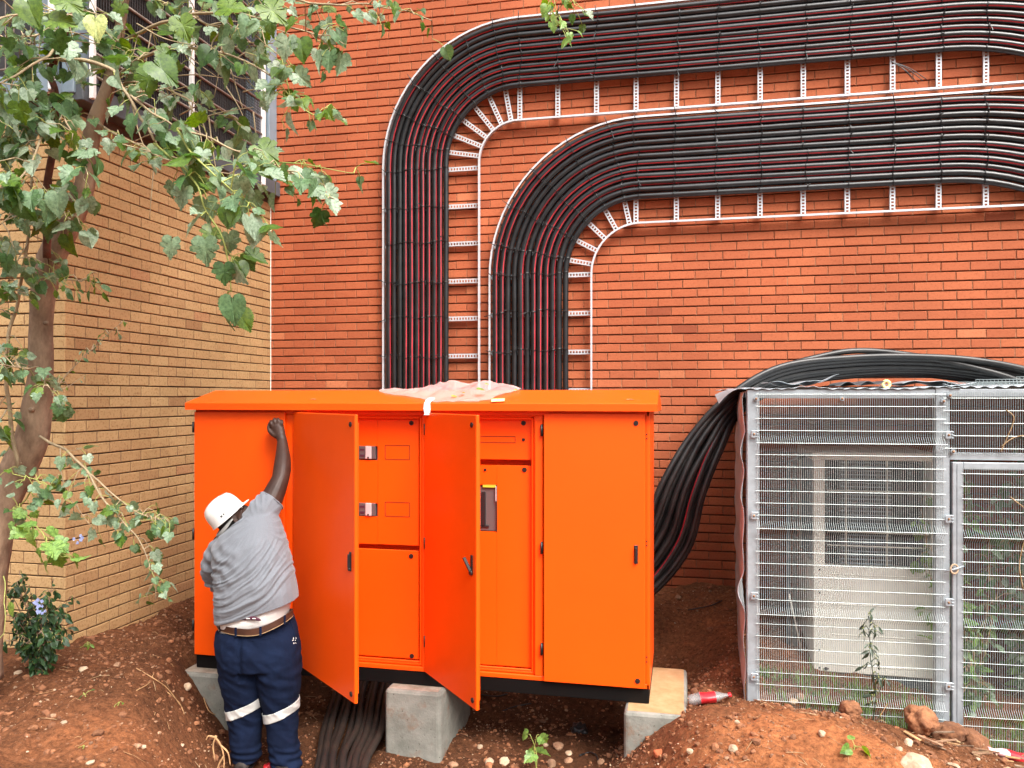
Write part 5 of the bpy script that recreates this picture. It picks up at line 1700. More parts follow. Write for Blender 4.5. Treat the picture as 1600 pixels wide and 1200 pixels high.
# ------------------------------------------------------------------ leaves
LOBED = [(0.00, 0.10), (0.13, -0.02), (0.27, -0.04), (0.40, 0.06), (0.46, 0.20), (0.40, 0.27), (0.53, 0.40), (0.50, 0.50), (0.36, 0.50), (0.30, 0.56), (0.36, 0.68), (0.28, 0.74), (0.17, 0.80), (0.10, 0.90), (0.00, 1.02)]
HEART = [(0.00, 0.08), (0.14, -0.05), (0.28, -0.05), (0.40, 0.04), (0.47, 0.18), (0.48, 0.30), (0.45, 0.40), (0.43, 0.50), (0.37, 0.58), (0.33, 0.66), (0.26, 0.73), (0.20, 0.80), (0.13, 0.87), (0.07, 0.94), (0.00, 1.02)]
def serrate(sh):
    out = [sh[0]]
    for (x0, y0), (x1, y1) in zip(sh, sh[1:]):
        l = math.hypot(x1 - x0, y1 - y0); nx, ny = (y1 - y0) / l, -(x1 - x0) / l
        out.append((lerp(x0, x1, .45) + nx * .012, lerp(y0, y1, .45) + ny * .012))
        out.append((lerp(x0, x1, .62) + nx * .040, lerp(y0, y1, .62) + ny * .040 + .008))
        out.append((x1, y1))
    return [(max(0, x), y) for x, y in out]
LOBED = serrate(LOBED); HEART = serrate(HEART)
LANCE = [(0.0, 0.0), (0.05, .05), (.11, .2), (.14, .35), (.14, .5), (.12, .65), (.08, .8), (.04, .92), (0.0, 1.0)]
OVAL = [(0.0, 0.0), (0.12, .06), (.22, .2), (.27, .38), (.26, .55), (.19, .75), (.09, .92), (0.0, 1.0)]
def leaf(mb, base, d, nrm, size, m, rn, rr, shape=LOBED, fold=None, droop=None, wid=1.0):
    d = Vector(d).normalized(); nrm = Vector(nrm); nrm = nrm - d * nrm.dot(d)
    if nrm.length < 1e-3: nrm = d.orthogonal()
    nrm.normalize(); sx = d.cross(nrm)
    fold = rr.uniform(.1, .45) if fold is None else fold
    droop = rr.uniform(.05, .45) if droop is None else droop
    n = len(shape); tw = rr.uniform(-.25, .25)
    wv = rr.uniform(0, 6)
    B0 = Vector(base)
    def pt(x, y, s_):
        z = x * fold - droop * y * y + tw * s_ * x * wid * y + .05 * math.sin(y * 7 + wv + s_) * x
        return B0 + (d * y + sx * (s_ * x * wid) + nrm * z) * size
    cy = .40
    jt = .03 if n < 20 else .010
    vs = []; fs = []
    for s_ in (1, -1):
        o = len(vs)
        vs.append(pt(0, cy, s_))
        oo = []
        for i, (x, y) in enumerate(shape):
            if 0 < i < n - 1: x = max(0, x + rr.uniform(-jt, jt)); y += rr.uniform(-jt, jt) * .6
            oo.append((x, y)); vs.append(pt(x * .52, cy + (y - cy) * .52, s_))
        for x, y in oo: vs.append(pt(x, y, s_))
        for i in range(n - 1):
            f = [(o, o + 1 + i, o + 2 + i), (o + 1 + i, o + 1 + n + i, o + 2 + n + i, o + 2 + i)]
            fs += f if s_ < 0 else [q[::-1] for q in f]
    mb.add(vs, fs, m, rn, smooth=True)
VIEW = -FW
def leafy(mb, tw, pts, rads, n, size, seed, m='leaf', shape=None, twig='twig', pet=0.05, spread=1.0, start=0.0, up=0.55, sub=0.0, clump=0, maxr=1.0):
    """branch tube along pts with n leaves on stalks; sub = length of side twigs"""
    rr = random.Random(seed)
    P_ = smooth(pts, 5)
    if size > .065 and n > 6 and m == 'leaf': n = int(n * 1.22); size *= .82
    if tw is not None:
        k = len(P_); rs = [lerp(rads[0], rads[1], i / (k - 1)) for i in range(k)]
        P_ = [p + Vector((noise.noise(p * 9 + Vector((seed, 0, 0))), noise.noise(p * 9 + Vector((0, seed, 0))), noise.noise(p * 9 + Vector((0, 0, seed))))) * .012 for p in P_]
        tw.tube(P_, rs, M[twig], n=7)
    def at(u):
        f = u * (len(P_) - 1); i = min(int(f), len(P_) - 2); return P_[i].lerp(P_[i + 1], f - i), (P_[i + 1] - P_[i]).normalized()
    def one(p, d0):
        sz = size * rr.uniform(.42, 1.08)
        a = Vector((rr.uniform(-1, 1), rr.uniform(-1, 1), rr.uniform(-.9, .5))).normalized()
        dd = (a * spread + d0 * .5 + Vector((0, 0, -.25))).normalized()
        e = p + dd * pet * rr.uniform(.6, 1.5)
        mb.tube([p, (p + e) / 2 + Vector((0, 0, .006)), e], .0016, M['petiole'], n=4, caps=False)
        ld = (dd + Vector((0, 0, -rr.uniform(.1, 1.1))) + Vector((rr.uniform(-.4, .4), rr.uniform(-.4, .4), 0))).normalized()
        nn = (Vector((0, 0, 1)) * up + VIEW * rr.uniform(-.2, 1.0) + Vector((rr.uniform(-.6, .6), rr.uniform(-.6, .6), rr.uniform(-.3, .5)))).normalized()
        if rr.random() < .16: nn = -nn
        sh = shape or (LOBED if rr.random() < .7 else HEART)
        rv = min(1, max(0, rr.betavariate(2.2, 2.0))) * maxr
        leaf(mb, e, ld, nn, sz, M[m], rv, rr, sh)
    for i in range(n):
        u = lerp(start, 1.0, (i + rr.random()) / n) if i < n - 1 else 1.0
        p, d0 = at(u)
        if sub > 0 and rr.random() < .75:
            a = Vector((rr.uniform(-1, 1), rr.uniform(-1, 1), rr.uniform(-.8, .6))).normalized()
            e = p + (a + d0 * .4).normalized() * sub * rr.uniform(.4, 1.2)
            md = (p + e) / 2 + Vector((0, 0, .02))
            if tw is not None: tw.tube([p, md, e], [.0035, .0028, .002], M[twig], n=5, caps=False)
            one(e, (e - p).normalized()); one(md, (e - p).normalized())
            if rr.random() < .6: one(p.lerp(e, .8), (e - p).normalized())
        else:
            one(p, d0)

def tree():
    g0 = PT(8, 1015, 4.55); g0.z = -1.80
    root = empty('mulberry_tree', g0, 'tree with leaning brown trunk and dusty lobed leaves before the buff brick corner', 'tree')
    t = MB()
    cc = [(-24, 1060), (-22, 1000), (-12, 900), (3, 800), (27, 735), (50, 680), (60, 620), (64, 575), (64, 505), (70, 440), (82, 400), (105, 350), (130, 297), (138, 245), (148, 192), (170, 135), (183, 70), (197, -20), (215, -150), (240, -300)]
    rp = [32, 28, 25, 27, 30, 29, 24, 21, 20, 22, 24, 24, 18, 16, 15, 11.5, 9.5, 8, 7, 5]
    P_ = []; r_ = []
    for i, ((x, y), w) in enumerate(zip(cc, rp)):
        tt = 4.50 - 0.02 * i
        P_.append(PT(x, y, tt)); r_.append(w * tt / FPX * .84)
    sp = smooth(P_, 6); k = len(sp)
    rs = []
    for i in range(k):
        f = i / (k - 1) * (len(r_) - 1); j_ = min(int(f), len(r_) - 2); rs.append(lerp(r_[j_], r_[j_ + 1], f - j_))
    # uneven bark surface: ring by ring with lumps
    rings = []; prev = None
    for i, p in enumerate(sp):
        tg = (sp[min(i + 1, k - 1)] - sp[max(i - 1, 0)]).normalized()
        a = tg.orthogonal() if prev is None else prev - tg * tg.dot(prev); a.normalize(); prev = a; b_ = tg.cross(a)
        rings.append([p + (a * math.cos(q) + b_ * math.sin(q)) * rs[i] * (1 + .10 * noise.noise(Vector((math.cos(q) * 1.3, math.sin(q) * 1.3, i * .16))) + .04 * noise.noise(Vector((math.cos(q) * 4, math.sin(q) * 4, i * .6)))) for q in [j2 * 2 * math.pi / 20 for j2 in range(20)]])
    t.loft(rings, M['bark'])
    for px, py, tt, w in ((72, 505, 4.27, .018), (50, 640, 4.31, .02), (118, 330, 4.2, .018), (40, 700, 4.35, .022), (88, 410, 4.2, .02)):
        t.ball(PT(px, py, tt), (w, w * .6, w * .7), M['bark'], sub=2, jit=.3)
    t.build('trunk', root)
    def br(name, pts, r0, r1, tm='twig', **kw):
        tw = MB(); lv = MB()
        W_ = [PT(*p) for p in pts]
        if kw.get('n', 0): leafy(lv, tw, W_, (r0, r1), twig=tm, **kw)
        else:
            P2 = smooth(W_, 6); tw.tube(P2, [lerp(r0, r1, i / (len(P2) - 1)) for i in range(len(P2))], M[tm], n=8)
        o = tw.build('branch', root)
        if lv.v: lv.build('foliage', o)
        return o
    B = br
    B('b', [(74, 402, 4.1), (72, 330, 4.05), (80, 250, 4.0), (88, 190, 4.0), (86, 140, 3.95), (78, 112, 3.95), (88, 92, 3.9), (100, 60, 3.9), (112, 10, 3.9), (120, -60, 3.9)], .020, .012, 'bark_red', n=10, size=.11, seed=31, sub=.14)
    B('b', [(30, 735, 4.3), (14, 640, 4.25), (10, 560, 4.2), (20, 500, 4.2), (35, 425, 4.15), (48, 330, 4.1), (52, 240, 4.1), (50, 170, 4.1)], .012, .005, 'twig', n=16, size=.085, seed=32, sub=.16)
    B('b', [(88, 92, 3.9), (115, 93, 3.75), (150, 98, 3.7), (178, 112, 3.65), (196, 140, 3.6), (217, 178, 3.6), (241, 222, 3.55)], .0105, .006, 'twig', n=4, size=.13, seed=33)
    B('b', [(206, 150, 3.6), (235, 172, 3.55), (273, 196, 3.5), (330, 218, 3.5), (385, 241, 3.5), (440, 262, 3.5), (490, 290, 3.5), (522, 312, 3.5)], .006, .002, 'twig', n=17, size=.125, seed=34, sub=.12)
    B('b', [(241, 222, 3.55), (280, 255, 3.5), (305, 285, 3.45), (325, 330, 3.42), (345, 372, 3.4), (358, 415, 3.4), (362, 455, 3.4)], .0055, .0025, 'petiole', n=9, size=.135, seed=35, sub=.10)
    B('b', [(273, 196, 3.5), (300, 240, 3.4), (340, 280, 3.35), (380, 310, 3.35), (400, 340, 3.35)], .005, .002, 'petiole', n=10, size=.13, seed=36, sub=.12)
    # canopy over the window
    B('b', [(170, 135, 4.2), (215, 95, 4.0), (270, 75, 3.9), (330, 80, 3.8), (385, 95, 3.7), (430, 125, 3.7)], .010, .003, 'twig', n=18, size=.125, seed=37, sub=.18)
    B('b', [(183, 70, 4.2), (230, 45, 4.0), (290, 25, 3.9), (360, 20, 3.8), (430, 35, 3.7), (490, 55, 3.7), (515, 70, 3.7)], .010, .002, 'twig', n=20, size=.12, seed=38, sub=.16)
    B('b', [(197, -20, 4.1), (260, -15, 4.0), (340, -10, 3.9), (420, -8, 3.8), (500, 5, 3.7), (560, 5, 3.7), (620, 14, 3.7), (672, 32, 3.7)], .009, .002, 'twig', n=24, size=.085, seed=39, sub=.11)
    B('b', [(148, 192, 4.2), (190, 215, 4.0), (240, 240, 3.9), (300, 262, 3.8), (360, 272, 3.8), (410, 285, 3.8)], .007, .002, 'twig', n=16, size=.11, seed=40, sub=.14)
    B('b', [(400, 130, 3.7), (445, 150, 3.65), (490, 178, 3.6), (525, 172, 3.6)], .004, .0015, 'petiole', n=8, size=.085, seed=41, sub=.06)
    B('b', [(410, 260, 3.7), (450, 255, 3.65), (500, 262, 3.6), (552, 270, 3.6)], .004, .0015, 'petiole', n=5, size=.08, seed=42, sub=.05)
    B('b', [(430, 60, 3.7), (445, 110, 3.7), (455, 160, 3.7), (440, 190, 3.7)], .004, .0015, 'petiole', n=6, size=.10, seed=43)
    B('b', [(183, 70, 4.2), (150, 40, 4.0), (120, 30, 3.8), (80, 20, 3.6), (30, 25, 3.4), (-30, 30, 3.3)], .009, .003, 'twig', n=18, size=.12, seed=44, sub=.18)
    B('b', [(100, 60, 3.9), (70, 90, 3.7), (35, 110, 3.6), (0, 130, 3.5), (-50, 150, 3.4)], .007, .003, 'twig', n=14, size=.12, seed=45, sub=.16)
    B('b', [(86, 140, 3.95), (55, 155, 3.8), (20, 160, 3.7), (-20, 150, 3.6)], .009, .005, 'bark_red', n=12, size=.125, seed=46, sub=.15)
    B('b', [(80, 190, 3.9), (60, 230, 3.7), (40, 270, 3.6), (10, 290, 3.55), (-30, 310, 3.5)], .006, .003, 'twig', n=16, size=.13, seed=47, sub=.14)
    B('b', [(86, 165, 3.9), (110, 200, 3.7), (125, 240, 3.65), (130, 280, 3.6)], .005, .002, 'twig', n=9, size=.125, seed=48, sub=.10)
    B('b', [(75, 300, 3.95), (95, 320, 3.8), (110, 345, 3.75), (120, 330, 3.7)], .005, .002, 'twig', n=9, size=.12, seed=49, sub=.08)
    B('b', [(60, 330, 4.0), (30, 330, 3.9), (5, 350, 3.8), (-30, 380, 3.8)], .005, .002, 'twig', n=14, size=.10, seed=50, sub=.14)
    B('b', [(45, 380, 4.0), (30, 400, 3.9), (20, 430, 3.9), (0, 460, 3.9)], .004, .002, 'twig', n=12, size=.085, seed=51, sub=.14)
    B('b', [(70, 440, 4.15), (95, 435, 4.05), (125, 440, 4.0), (142, 428, 4.0)], .004, .0015, 'twig', n=9, size=.07, seed=52, sub=.07, shape=OVAL)
    B('b', [(60, 575, 4.2), (30, 575, 4.0), (0, 570, 3.9), (-40, 560, 3.9)], .005, .002, 'twig', n=14, size=.10, seed=53, sub=.14)
    B('b', [(64, 600, 4.2), (75, 600, 4.0), (82, 612, 4.0), (88, 628, 4.0)], .004, .002, 'twig', n=6, size=.10, seed=54, sub=.05)
    B('b', [(10, 640, 4.2), (-5, 660, 4.1), (-20, 680, 4.0)], .005, .002, 'twig', n=7, size=.10, seed=55, sub=.12)
    B('b', [(80, 612, 4.25), (110, 580, 4.3), (142, 548, 4.35), (165, 525, 4.4), (186, 508, 4.4)], .004, .0012, 'twig', n=12, size=.032, seed=56, sub=.05, shape=OVAL, pet=.01)
    B('b', [(84, 615, 4.25), (115, 600, 4.3), (135, 586, 4.35)], .003, .001, 'twig', n=4, size=.03, seed=57, shape=OVAL, pet=.01)
    # low branch reaching right in front of the wall
    B('b', [(62, 682, 4.3), (100, 705, 4.2), (135, 738, 4.15), (165, 785, 4.1), (195, 820, 4.1), (225, 862, 4.1), (240, 900, 4.1), (243, 935, 4.1)], .008, .002, 'twig', n=17, size=.075, seed=58, sub=.09, start=.2)
    B('b', [(135, 738, 4.15), (170, 765, 4.1), (205, 795, 4.1), (235, 808, 4.1), (250, 812, 4.1)], .005, .0015, 'twig', n=12, size=.07, seed=59, sub=.06, start=.3)
    B('b', [(92, 700, 4.2), (100, 760, 4.15), (125, 800, 4.1), (150, 830, 4.1)], .003, .001, 'twig', n=6, size=.07, seed=60, sub=.05)
    B('b', [(120, 700, 4.2), (130, 700, 4.2), (112, 703, 4.1)], .003, .001, 'twig', n=3, size=.07, seed=61)
    B('b', [(14, 800, 4.35), (30, 790, 4.2), (50, 770, 4.1), (60, 755, 4.1), (20, 740, 4.05)], .004, .002, 'petiole', n=10, size=.075, seed=62, sub=.06)
    B('b', [(25, 790, 4.3), (50, 815, 4.1), (70, 840, 4.0), (82, 870, 3.95)], .004, .002, 'petiole', n=9, size=.10, seed=63, sub=.06, m='leaf_weed', shape=LOBED)
    B('b', [(5, 900, 4.2), (8, 950, 4.1), (8, 990, 4.0)], .003, .001, 'petiole', n=2, size=.09, seed=64, m='leaf_weed', shape=HEART)
    B('b', [(170, 135, 4.2), (220, 130, 4.0), (270, 145, 3.95), (320, 170, 3.9), (370, 190, 3.85)], .006, .002, 'twig', n=18, size=.10, seed=141, sub=.16)
    B('b', [(195, -20, 4.2), (270, 10, 4.1), (330, 40, 4.0), (390, 50, 4.0), (440, 90, 3.9)], .006, .002, 'twig', n=20, size=.10, seed=143, sub=.18)
    B('b', [(120, 20, 3.9), (70, 50, 3.8), (30, 60, 3.7), (-20, 70, 3.7)], .006, .002, 'twig', n=20, size=.10, seed=144, sub=.2)
    B('b', [(90, 180, 3.9), (50, 200, 3.8), (15, 215, 3.8), (-20, 230, 3.7)], .005, .002, 'twig', n=18, size=.10, seed=145, sub=.16)
    # unseen crown branches, added above the view to shade the left walls
    for i, (pts, n_) in enumerate((([(240, -300, 4.1), (330, -420, 4.3), (480, -560, 4.6), (640, -640, 5.0)], 46), ([(240, -300, 4.1), (120, -450, 4.0), (-60, -600, 3.9)], 40), ([(215, -150, 4.2), (380, -260, 4.4), (560, -330, 4.8), (740, -360, 5.2)], 46), ([(215, -150, 4.2), (60, -260, 3.9), (-160, -330, 3.7)], 40), ([(240, -300, 4.1), (300, -500, 4.8), (360, -640, 5.6)], 46), ([(215, -150, 4.2), (300, -220, 5.0), (380, -300, 5.8)], 40), ([(240, -300, 4.1), (250, -560, 3.6), (300, -800, 3.3)], 40))):
        B('b', pts, .022, .006, 'bark', n=n_ * 2, size=.15, seed=800 + i, sub=.45)
    # bare twigs tangled before the window
    rr = random.Random(77)
    tw = MB()
    for k in range(26):
        x = rr.uniform(170, 400); y = rr.uniform(20, 230); tt = rr.uniform(3.8, 4.3)
        a = rr.uniform(-.4, 1.3) if rr.random() < .7 else rr.uniform(1.2, 1.8); l = rr.uniform(50, 130)
        pts = [PT(x, y, tt), PT(x + l * .5 * math.cos(a) + rr.uniform(-8, 8), y + l * .5 * math.sin(a) + rr.uniform(-8, 8), tt - .05), PT(x + l * math.cos(a), y + l * math.sin(a), tt - .08)]
        tw.tube(smooth(pts, 5), [lerp(.0042, .0018, i / 10) for i in range(11)], M['twig'], n=5)
    tw.build('branch', root)
    fl = MB(); rr = random.Random(5)
    # a few individual eye-catching leaves
    for px, py, tt, dx, dz, sz, m, rv in ((150, 25, 3.0, .02, -1, .115, 'leaf_pale', .5), (240, 95, 3.3, .55, -.5, .17, 'leaf', .75), (235, 105, 3.35, -.1, -1, .15, 'leaf', .8), (470, 60, 3.5, .1, -1, .13, 'leaf', .75), (450, 55, 3.5, -.2, -1, .14, 'leaf', .7), (320, 370, 3.35, .05, -1, .15, 'leaf', .45), (290, 290, 3.4, -.3, -1, .13, 'leaf', .55), (350, 410, 3.38, .0, -1, .12, 'leaf', .2), (363, 462, 3.38, .05, -1, .155, 'leaf', .3), (270, 370, 3.4, -.2, -1, .12, 'leaf', .5), (505, 292, 3.5, .6, -.7, .12, 'leaf', .7), (450, 270, 3.5, .8, -.2, .12, 'leaf', .6), (470, 268, 3.5, .4, -.6, .11, 'leaf', .35), (400, 225, 3.5, .7, -.5, .16, 'leaf', .85), (40, 0, 2.9, .5, -1, .13, 'leaf', .85), (90, 300, 3.6, .0, -1, .14, 'leaf', .5), (340, 15, 3.6, .8, .1, .18, 'leaf', .93), (280, 25, 3.6, .3, -.7, .15, 'leaf', .92), (410, 5, 3.5, .7, -.5, .17, 'leaf', .95), (90, -5, 3.4, .6, -.3, .16, 'leaf', .95), (75, 30, 3.4, 1, -.1, .15, 'leaf', .97)):
        b_ = PT(px, py, tt)
        sz *= .8
        leaf(fl, b_, (RT * dx + Vector((0, 0, dz)) - FW * .1), VIEW + Vector((0, 0, .6)), sz, M[m], rv, rr, LOBED if rr.random() < .6 else HEART, fold=.15, droop=.25)
    fl.build('foliage', root)
    # sprig hanging into the top of the frame
    tw = MB(); lv = MB()
    leafy(lv, tw, [PT(845, -60, 3.6), PT(856, -20, 3.6), PT(868, 12, 3.6), PT(872, 40, 3.6)], (.003, .001), 7, .065, 91, sub=.05, m='leaf_weed', twig='petiole')
    leafy(lv, tw, [PT(862, -30, 3.6), PT(885, 0, 3.6), PT(900, 22, 3.6)], (.002, .001), 5, .05, 92, sub=.03, m='leaf', twig='petiole')
    tw.tube(smooth([PT(197, -20, 4.1), PT(330, -160, 3.9), PT(560, -180, 3.7), (PT(760, -130, 3.6)), PT(845, -60, 3.6)], 6), .008, M['twig'], n=6)
    o = tw.build('branch', root); lv.build('foliage', o)
tree()

# ------------------------------------------------------------------ small plants
def shrub():
    c = PT(62, 1000, 4.95); c.z = H(c.x, c.y)
    root = empty('plumbago_bush', c, 'dark green bush with pale blue flowers at the foot of the buff brick corner', 'bush')
    tw = MB(); lv = MB(); rr = random.Random(8)
    for k in range(34):
        a = rr.uniform(0, 2 * math.pi); e = Vector((rr.uniform(-.24, .22), rr.uniform(-.18, .12), rr.uniform(.2, .62)))
        p = [c, c + e * .5 + Vector((0, 0, .08)), c + e]
        leafy(lv, tw, p, (.004, .0015), 12, .055, 300 + k, m='leaf_dark', shape=OVAL, twig='bark', pet=.01, sub=.05)
    tw.build('stem', root); lv.build('foliage', root)
    f = MB()
    for px, py, n in ((60, 941, 11), (64, 953, 6), (122, 843, 6)):
        f = MB()
        for i in range(n):
            q = PT(px + rr.uniform(-7, 7), py + rr.uniform(-6, 6), 4.72 if px < 100 else 4.5)
            for j_ in range(5):
                a = j_ * 2 * math.pi / 5
                leaf(f, q, RT * math.cos(a) + Vector((0, 0, math.sin(a))) + VIEW * rr.uniform(-.5, .5), VIEW, .011, M['petal'], .5, rr, OVAL, fold=0, droop=.1, wid=1.6)
        f.build('flower', root)
shrub()
def weed(px, py, label, n, size, hgt, seed, m='leaf_weed', shape=LOBED, stems=1, t=None, pet=.03, lean=0, name='weed', mt='petiole', base=None, cat='weed', spread=1.0, sub=0):
    if base is None:
        d = ray(px, py); t_ = 2.5
        while t_ < 8 and (d * t_).z > H((d * t_).x, (d * t_).y): t_ += .01
        c = d * t_
    else: c = Vector(base)
    c.z = H(c.x, c.y) - .01
    root = empty(name, c, label, cat)
    tw = MB(); lv = MB(); rr = random.Random(seed)
    for k in range(stems):
        e = Vector((rr.uniform(-.3, .3) * hgt + lean, rr.uniform(-.2, .1) * hgt, hgt * rr.uniform(.8, 1.1)))
        leafy(lv, tw, [c, c + e * .5 + Vector((rr.uniform(-.02, .02), 0, .02)), c + e], (.0035, .0015), n, size, seed * 7 + k, m=m, shape=shape, twig=mt, pet=pet, sub=sub, spread=spread)
    tw.build('stem', root); lv.build('foliage', root)
weed(838, 1205, 'green sapling with two leafy shoots on the soil in the bottom centre', 4, .085, .22, 401, stems=2, lean=-.03, pet=.02)
weed(1335, 1172, 'flat green clump of broad leaves on the orange soil mound', 5, .075, .03, 402, stems=1, shape=HEART)
weed(183, 1102, 'small green leaf sprouting from the bare soil at left', 2, .05, .02, 403, shape=OVAL)
weed(135, 1088, 'tiny dark green seedling lying on the soil at left', 2, .045, .02, 404, shape=OVAL, m='leaf')
weed(130, 1170, 'tiny green seedling near the bottom left of the soil', 2, .05, .02, 405, shape=OVAL, m='leaf')
weed(138, 1012, 'green tuft of leaves at the foot of the buff brick corner', 4, .05, .05, 406, shape=OVAL, stems=2)
weed(1462, 1002, 'dark slender weed', 1, .01, .01, 407) if False else None
def weed_dark():
    c = CW(cs(1357), -0.10, 0); c.z = H(c.x, c.y) - .02
    root = empty('weed', c, 'dark slender weed standing in front of the cage mesh', 'weed')
    tw = MB(); lv = MB()
    leafy(lv, tw, [c, c + Vector((.01, 0, .25)), c + Vector((-.02, 0, .5)), c + Vector((-.01, .02, .66))], (.004, .0012), 26, .062, 501, m='leaf_dull', shape=LANCE, twig='leaf_dull', pet=.012, start=.15, sub=.05)
    for k in range(4):
        rr = random.Random(510 + k)
        leafy(lv, tw, [c, c + Vector((rr.uniform(-.2, .2), -.03, rr.uniform(.05, .22)))], (.004, .0015), 4, .05, 520 + k, m='leaf_dull', shape=LANCE, twig='root', pet=.01)
    tw.build('stem', root); lv.build('foliage', root)
weed_dark()
def cage_plants():
    rr = random.Random(12)
    for i, (s_, d_, hgt, n, lab) in enumerate(((1.62, 0.75, 1.75, 44, 'climbing green plant filling the cage behind the gate, left stem'), (2.05, 1.0, 1.9, 46, 'leafy green plant in the cage behind the gate, taller and further right'), (2.5, .7, 1.5, 30, 'leafy plant at the far right end inside the cage'))):
        c = CW(s_, d_, 0); c.z = -2.1
        root = empty('cage_plant', c, lab, 'plant', 'plants growing inside the cage')
        tw = MB(); lv = MB()
        for k in range(9):
            e = Vector((rr.uniform(-.32, .3), rr.uniform(-.3, .3), hgt * rr.uniform(.45, 1.05)))
            leafy(lv, tw, [c, c + e * .5 + Vector((rr.uniform(-.1, .1), 0, 0)), c + e], (.007, .002), n // 2, .10, 600 + i * 20 + k, m='leaf_weed' if k % 3 == 0 else 'leaf', shape=OVAL, twig='straw', pet=.02, sub=.10)
        tw.build('stem', root); lv.build('foliage', root)
    v = MB()
    v.tube(smooth([CW(1.50, -.012, onY(1550, 640, 5.3).z), CW(1.54, -.02, -.13), CW(1.50, -.012, -.26), CW(1.47, -.015, -.33)], 6), .003, M['straw'], n=5)
    v.tube(smooth([CW(1.47, -.015, -.30), CW(1.55, -.02, -.24), CW(1.66, -.02, -.235), CW(1.78, -.015, -.27)], 6), .003, M['straw'], n=5)
    v.tube(smooth([CW(1.52, -.02, -.60), CW(1.62, -.03, -.7), CW(1.60, -.03, -.82), CW(1.57, -.02, -1.0), CW(1.59, -.02, -1.15)], 6), .003, M['straw'], n=5)
    tag(v.build('dry_vine'), 'dry yellow vine stems threaded through the mesh above and behind the gate', 'vine')
cage_plants()
def grass():
    g = MB(); rr = random.Random(3)
    def tuft(x, y, h_, n):
        z = H(x, y)
        for k in range(n):
            a = rr.uniform(0, 6.28); l = h_ * rr.uniform(.5, 1.2)
            b0 = Vector((x + rr.uniform(-.03, .03), y + rr.uniform(-.03, .03), z - .01))
            tip = b0 + Vector((math.cos(a) * l * .5, math.sin(a) * l * .5, l))
            w = Vector((-math.sin(a), math.cos(a), 0)) * .003
            md = b0.lerp(tip, .55) + Vector((0, 0, l * .12))
            g.add([b0 - w, b0 + w, md + w * .8, md - w * .8, tip], [(0, 1, 2, 3), (3, 2, 4)], M['grass'], rr.random())
    for k in range(330):
        s_ = rr.uniform(.08, 2.8); d_ = rr.uniform(.04, .9) ** 1.3
        if .25 < s_ < .6 and rr.random() < .4: continue
        p = CW(s_, d_, 0)
        tuft(p.x, p.y, rr.uniform(.04, .12), 9)
    tag(g.build('grass'), kind='stuff', label='patchy green grass and weeds on the cage floor')
grass()

# ------------------------------------------------------------------ stones, clods, litter
def on_ground(px, py):
    d = ray(px, py); t_ = 2.5
    while t_ < 9:
        q = d * t_
        if q.z <= H(q.x, q.y): return q
        t_ += .008
    return d * 5
def rock(q, r_, m, seed, rr, sub=2):
    mb = MB()
    rot = Matrix.Rotation(rr.uniform(0, 6), 3, 'Z') @ Matrix.Rotation(rr.uniform(-.5, .5), 3, 'X')
    vs, fs = ico(sub); out = []
    s3 = (r_ * rr.uniform(.85, 1.2), r_ * rr.uniform(.7, 1.0), r_ * rr.uniform(.45, .8))
    pl = [Vector((rr.uniform(-1, 1), rr.uniform(-1, 1), rr.uniform(-1, 1))).normalized() for _ in range(5)]
    for v in vs:
        w = Vector(v) * (1 + .22 * noise.noise(Vector(v) * 1.6 + Vector((seed, 0, 0))) + .07 * noise.noise(Vector(v) * 5 + Vector((0, seed, 0))))
        for p in pl:
            d_ = w.dot(p)
            if d_ > .78: w -= p * (d_ - .78) * .9
        out.append(rot @ Vector((w.x * s3[0], w.y * s3[1], w.z * s3[2])) + q + Vector((0, 0, s3[2] * .35)))
    if m == 'clod':
        vs, fs = ico(4 if r_ > .04 else 3); out = []
        for v in vs:
            w = Vector(v); k = Vector((seed, seed * .7, 0))
            f = 1 + .28 * noise.noise(w * 1.5 + k) + .16 * noise.noise(w * 4 + k) + .09 * noise.noise(w * 9 + k) + .05 * noise.noise(w * 19 + k)
            w = w * f
            out.append(rot @ Vector((w.x * s3[0], w.y * s3[1], w.z * s3[2] * 1.15)) + q + Vector((0, 0, s3[2] * .25)))
    mb.add(out, fs, M[m], rr.random(), smooth=(m == 'clod'))
    return mb
